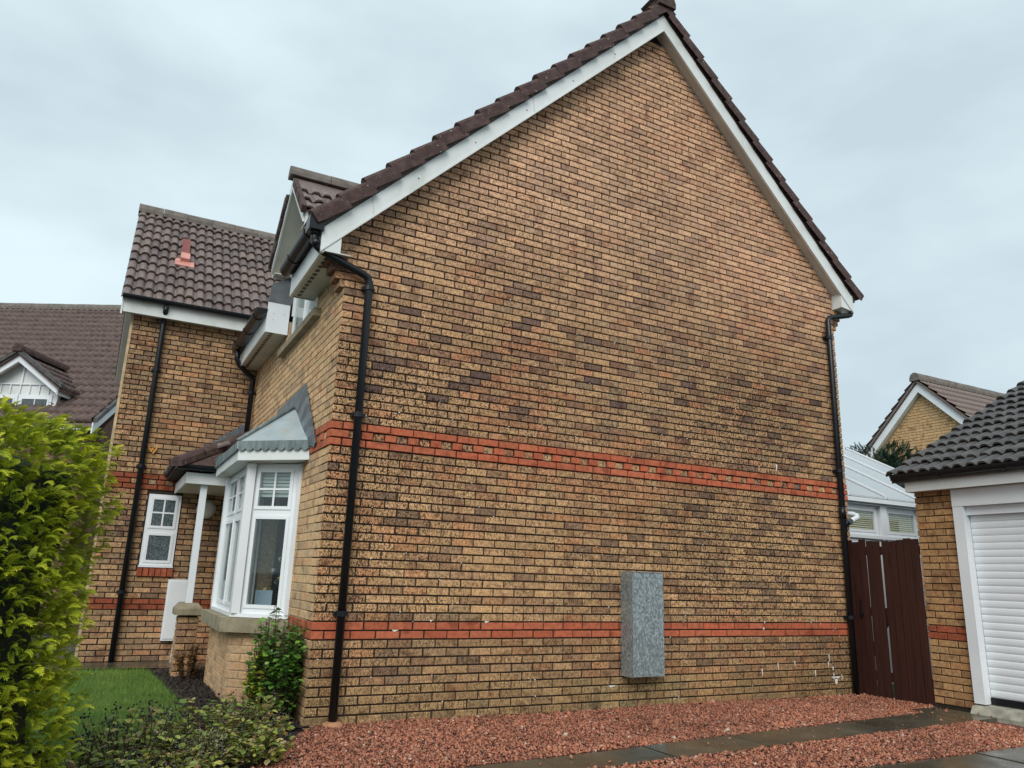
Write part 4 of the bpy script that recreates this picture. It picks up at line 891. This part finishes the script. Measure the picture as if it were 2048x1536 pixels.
# ---------------------------------------------------------------- plants
def frames(D,upv):
    D=D/np.linalg.norm(D,axis=1,keepdims=True); Y_=np.cross(upv,D); Y_/=np.maximum(1e-6,np.linalg.norm(Y_,axis=1,keepdims=True)); Z_=np.cross(D,Y_); return np.stack([D,Y_,Z_],2)
def scatter(name,T,TF,TC,P,FR,sc,cols,mat,parent,kind=None,smooth=False):
    """T template verts, TC per-vertex blend 0..1 between cols[:,0] and cols[:,1]"""
    n=len(P); V=np.einsum('nij,vj->nvi',FR,T)*sc[:,None,None]+P[:,None,:]; F=(TF[None]+np.arange(n)[:,None,None]*len(T)).reshape(-1,TF.shape[1])
    C=cols[:,None,0]*(1-TC[None,:,None])+cols[:,None,1]*TC[None,:,None]; C=np.concatenate([C,np.ones(C.shape[:2]+(1,))],2)
    return npmesh(name,V.reshape(-1,3),F,C.reshape(-1,4),mat,parent,kind,smooth)
def frond():
    V=[];F=[];C=[]
    def q(p,d,w,l,b,c0,c1):
        d=np.array(d,float); d/=np.linalg.norm(d); s=np.cross(d,[0,0,1]); s/=np.linalg.norm(s); o=len(V)
        V.extend([p-s*w*.4,p+d*l*.45-s*w,p+d*l+np.array([0,0,b]),p+d*l*.45+s*w]); F.append((o,o+1,o+2,o+3)); C.extend([c0,(c0+c1)/2,c1,(c0+c1)/2])
    N=7; p=np.zeros(3)
    for i in range(N):
        f=i/N; nx=p+np.array([.115,0,.06-.17*f])*1.0
        q(p,nx-p,.034,.2,0,f*.7,f*.7+.25)
        for sg in (-1,1):
            L_=.36*(1-f*.62); d=(1.0,sg*.95,-.15); q(p,d,.036,L_,-.04,f*.6,min(1,f*.6+.5))
            dd=np.array(d)/np.linalg.norm(d)
            if i<5: q(p+dd*L_*.45,(1.0,sg*.15,.05),.030,L_*.55,-.03,f*.6+.1,min(1,f*.6+.55)); q(p+dd*L_*.55,(.5,sg*1.2,-.1),.026,L_*.4,-.02,f*.6+.1,min(1,f*.6+.5))
        p=nx
    return np.array(V),np.array(F),np.array(C)
FT,FFc,FC=frond()
def conifer(name,base,Rx,Ry,H,n,label,dark,mid,tip,size,parent_group=None,core=True,cat='conifer'):
    r=empty(name,base,label,cat); bx0,by0,bz0=base
    u=rng.random(n); a=rng.uniform(0,6.28,n); t=rng.random(n)**.85
    prof=np.clip(np.minimum(1,1.0+.1*t),0,1)*np.sqrt(np.clip(1-np.clip((t-.90)/.13,0,1)**2,0.0,1)); lump=1+.05*np.sin(a*5+t*9)+.05*np.sin(a*9-t*17+1)+.05*np.sin(a*17+t*31)
    depth=1-.28*rng.random(n)**1.7; rr=prof*lump*depth
    P=np.stack([bx0+Rx*rr*np.cos(a),by0+Ry*rr*np.sin(a),bz0+H*t*(1+.0*a)+rng.normal(0,.015,n)],1)
    out=np.stack([np.cos(a),np.sin(a),np.full(n,.12)+2.5*np.clip(t-.82,0,1)],1)+rng.normal(0,.42,(n,3))
    FR=frames(out,np.tile([0,0,1.],(n,1))+rng.normal(0,.45,(n,3)))
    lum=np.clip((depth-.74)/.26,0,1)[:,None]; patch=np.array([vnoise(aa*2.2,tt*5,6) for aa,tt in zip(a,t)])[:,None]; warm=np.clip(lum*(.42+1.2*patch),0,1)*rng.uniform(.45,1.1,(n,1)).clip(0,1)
    c0=np.array(dark)*(1-lum*.5)+np.array(mid)*lum*.5; c1=np.array(mid)*(1-warm)+np.array(tip)*warm  # yellow tips are real; deeper sprays are darkened to paint shade in the gaps
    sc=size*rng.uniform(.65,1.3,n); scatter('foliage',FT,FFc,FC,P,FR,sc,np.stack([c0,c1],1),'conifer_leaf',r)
    put(MB().tube([(bx0,by0,bz0),(bx0,by0,bz0+H*.85)],[.07,.02],10),'trunk','twig',r)
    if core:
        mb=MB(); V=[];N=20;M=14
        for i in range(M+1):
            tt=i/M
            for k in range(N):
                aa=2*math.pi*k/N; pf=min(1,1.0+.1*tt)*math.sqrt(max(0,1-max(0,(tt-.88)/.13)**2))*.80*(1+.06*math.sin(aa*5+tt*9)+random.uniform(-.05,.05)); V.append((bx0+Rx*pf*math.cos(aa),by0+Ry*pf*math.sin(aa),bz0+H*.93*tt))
        mb.add(V,[(i*N+k,i*N+(k+1)%N,(i+1)*N+(k+1)%N,(i+1)*N+k) for i in range(M) for k in range(N)]); put(mb,'shade_core','conifer_shade',r)  # added solid shell, coloured as inner shade, blocks the view through the bush
    return r
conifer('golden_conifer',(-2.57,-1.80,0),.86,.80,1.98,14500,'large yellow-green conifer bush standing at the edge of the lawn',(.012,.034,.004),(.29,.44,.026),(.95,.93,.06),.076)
# dark juniper behind the conservatory: spiky shoots
jun=empty('juniper_tree',(11.9,3.2,0),'dark green spiky conifer behind the conservatory roof','tree')
n=7000; a=rng.uniform(0,6.28,n); t=rng.random(n); rr=1.1*np.sqrt(rng.random(n))*np.sqrt(np.clip(1-np.clip((t-.7)/.32,0,1)**2,0,1)); P=np.stack([11.9+rr*np.cos(a)*1.1,3.2+rr*np.sin(a),1.4+2.35*t+.25*np.sin(a*3)],1)
out=np.stack([np.cos(a)*.6,np.sin(a)*.6,np.full(n,.9)],1)+rng.normal(0,.35,(n,3)); FR=frames(out,rng.normal(0,1,(n,3)))
c0=np.tile([.010,.026,.016],(n,1)); c1=np.array([.028,.075,.045])*rng.uniform(.7,1.5,(n,1)); scatter('foliage',FT*np.array([1.2,.7,1]),FFc,FC,P,FR,.15*rng.uniform(.6,1.4,n),np.stack([c0,c1],1),'conifer_leaf',jun)
put(MB().tube([(11.9,3.2,0),(11.9,3.2,3)],[.09,.03],8),'trunk','twig',jun)
# bare birch twigs beyond the garage
bt=empty('bare_tree',(22.6,4.2,0),'leafless tree with thin twigs at the edge of the sky','tree')
mb=MB()
def branch(p,d,l,r,k):
    p=Vector(p); d=Vector(d).normalized(); pts=[p]; q=p
    for i in range(4): d=(d+Vector((random.uniform(-.25,.25),random.uniform(-.25,.25),random.uniform(-.12,.10)))).normalized(); q=q+d*l/4; pts.append(q)
    mb.tube(pts,[r,r*.85,r*.7,r*.55,r*.4],5)
    if k>0:
        for i in range(3 if k>1 else 4):
            j=random.randint(1,4); branch(pts[j],d+Vector((random.uniform(-1,1),random.uniform(-1,1),random.uniform(-.3,.6))),l*.62,r*.5,k-1)
mb.tube([(22.6,4.2,0),(22.65,4.2,3),(22.6,4.25,6)],[.14,.10,.06],8); put(mb,'trunk','twig',bt); mb=MB()
for k in range(9): branch((22.6,4.23,4.2+.22*k),(random.uniform(-1,1),random.uniform(-1,1),random.uniform(.1,.9)),1.5,.022,3)
put(mb,'branches','twig',bt)

# broad leaves
def leafT(fold=.18):
    V=np.array([(0,0,0),(.28,.26,fold*.26),(.62,.27,fold*.2),(1,0,-.08),(.62,-.27,fold*.2),(.28,-.26,fold*.26),(.5,0,0)],float); F=np.array([(0,6,1,1),(1,6,2,2),(2,6,3,3),(3,6,4,4),(4,6,5,5),(5,6,0,0)])[:,:3]
    F=np.array([(0,6,1),(1,6,2),(2,6,3),(3,6,4),(4,6,5),(5,6,0)]); return V,F,np.array([.1,.6,.8,1,.8,.6,.2])
LT,LF,LC=leafT()
def shrub(name,label,c,R,H,nst,leaves,size,pal,mat='leaf',berries=0,cat='shrub',group=None,hr=(.55,1.05),lean=(0,0)):
    r=empty(name,c,label,cat,group); c=np.array(c,float); st=MB(); P=[];D=[]; tips=[]
    for k in range(nst):
        a=rng.uniform(0,6.28); rad=np.sqrt(rng.random()); b=c+np.array([R[0]*.5*rad*math.cos(a),R[1]*.5*rad*math.sin(a),0]); e=c+np.array([R[0]*rad*math.cos(a)+lean[0],R[1]*rad*math.sin(a)+lean[1],H*rng.uniform(*hr)*(1-.25*rad*rad)]); m=(b+e)/2+rng.normal(0,.02,3); m[2]=b[2]+(e[2]-b[2])*.6
        st.tube([b,m,e],[.004,.0032,.0018],5); tips.append(e)
        for j in range(leaves):
            f=rng.uniform(.2,1.0); q=(1-f)**2*b+2*f*(1-f)*m+f*f*e; aa=rng.uniform(0,6.28); P.append(q); D.append((math.cos(aa),math.sin(aa),rng.uniform(-.35,.55)))
    P=np.array(P);D=np.array(D); n=len(P); FR=frames(D,np.tile([0,0,1.],(n,1))+rng.normal(0,.35,(n,3))); pal=np.array(pal,float); i=rng.choice(len(pal),n); cc=pal[i]*rng.uniform(.75,1.25,(n,1))
    scatter('leaves',LT,LF,LC,P,FR,size*rng.uniform(.55,1.3,n),np.stack([cc*.75,cc],1),mat,r); put(st,'stems','twig',r)
    if berries:
        bm=MB()
        for k in range(berries):
            e=tips[rng.integers(len(tips))]; o=e+np.array([0,0,.03])+rng.normal(0,.016,3); sphere(bm,o,rng.uniform(.005,.0085),(1,1,1,1),5,4); 
            if k%4==0: bm.tube([e,o],.0013,3)
        put(bm,'berries','berry',r)['kind']='stuff'
    return r
HY=[(.36,.44,.08),(.30,.38,.07),(.44,.46,.09),(.20,.30,.06),(.55,.52,.14),(.28,.18,.06),(.55,.44,.20),(.14,.21,.04),(.38,.45,.12)]
G='berry shrubs in the front bed'
shrub('hypericum_shrub','straggly green shrub with black berries beside the large conifer',(-1.33,-1.15,0),(.36,.5,0),.40,70,9,.052,HY,berries=170)
shrub('hypericum_shrub','yellowing leafy shrub with black berries in the middle of the front bed',(-.92,-.75,0),(.36,.55,0),.36,85,11,.056,HY,berries=90)
shrub('hypericum_shrub','leafy shrub with faded leaves where the bed meets the red gravel',(-.52,-.50,0),(.34,.48,0),.36,85,11,.055,HY+[(.20,.09,.04),(.22,.17,.06)],berries=60)
shrub('hypericum_shrub','sparse berry shrub at the foot of the large conifer',(-1.62,-1.45,0),(.28,.40,0),.30,50,9,.052,HY,berries=90)
shrub('variegated_shrub','small cream and green variegated shrub low in the front bed',(-.86,-1.22,0),(.15,.20,0),.30,55,16,.026,[(.45,.46,.22),(.52,.52,.30),(.20,.26,.06),(.40,.40,.12)])
shrub('hypericum_shrub','low leafy clump at the near end of the front bed',(-1.05,-1.65,0),(.34,.25,0),.26,50,10,.052,HY,berries=80)
shrub('hypericum_shrub','leafy clump with pale green leaves spilling over the red gravel edge',(-.62,-1.08,0),(.28,.40,0),.26,60,12,.055,HY,berries=60)
shrub('evergreen_shrub','glossy evergreen bush growing against the house corner beside the bay',(-.17,.40,0),(.22,.46,0),.92,230,17,.060,[(.07,.17,.028),(.11,.26,.04),(.05,.12,.022),(.15,.32,.045),(.22,.40,.06)],'leaf_gloss',hr=(.45,1.05))
shrub('golden_shrub','yellow variegated bush tucked between the bay base and the evergreen',(-.33,.38,0),(.10,.22,0),.62,40,15,.055,[(.58,.55,.05),(.42,.48,.05),(.15,.25,.035),(.70,.64,.14)],'leaf_gloss')
shrub('dried_shrub','dead brown leafy plant in front of the porch pier',(-.62,2.95,.0),(.14,.14,0),.46,34,16,.040,[(.20,.10,.025),(.14,.065,.018),(.28,.15,.035)])
# birch log ornament by the porch
lg=MB()
pts=[(-.66,4.12,.03),(-.665,4.12,.15),(-.655,4.125,.28),(-.65,4.125,.36)]; lg.tube(pts,[.055,.05,.05,.046],12)
o=put(lg,'birch_log','birch_bark',None,True,origin=(-.66,4.12,.03)); tag(o,'pale birch log ornament standing behind the porch pier','log')
pb=MB(); sphere(pb,(-.64,4.12,.43),.055,(1,1,1,1),9,7,1.3); tag(put(pb,'stone_ornament','birch_bark',None,True,origin=(-.64,4.12,.36)),'grey rounded ornament resting on top of the birch log','ornament')
# fallen leaves on the gravel and bark
lv=MB()
for k in range(14):
    x,y=random.uniform(.2,6.2),random.uniform(-1.3,-.1); s=random.uniform(.012,.022); lv.add([(x,y,.035),(x+s,y+s*.4,.045),(x+s*1.7,y,.038),(x+s*.8,y-s*.5,.036)],[(0,1,2,3)],(.4,.36,.22,1))
tag(put(lv,'fallen_leaves','leaf'),'few pale fallen leaves lying on the red chippings','leaves',kind='stuff')
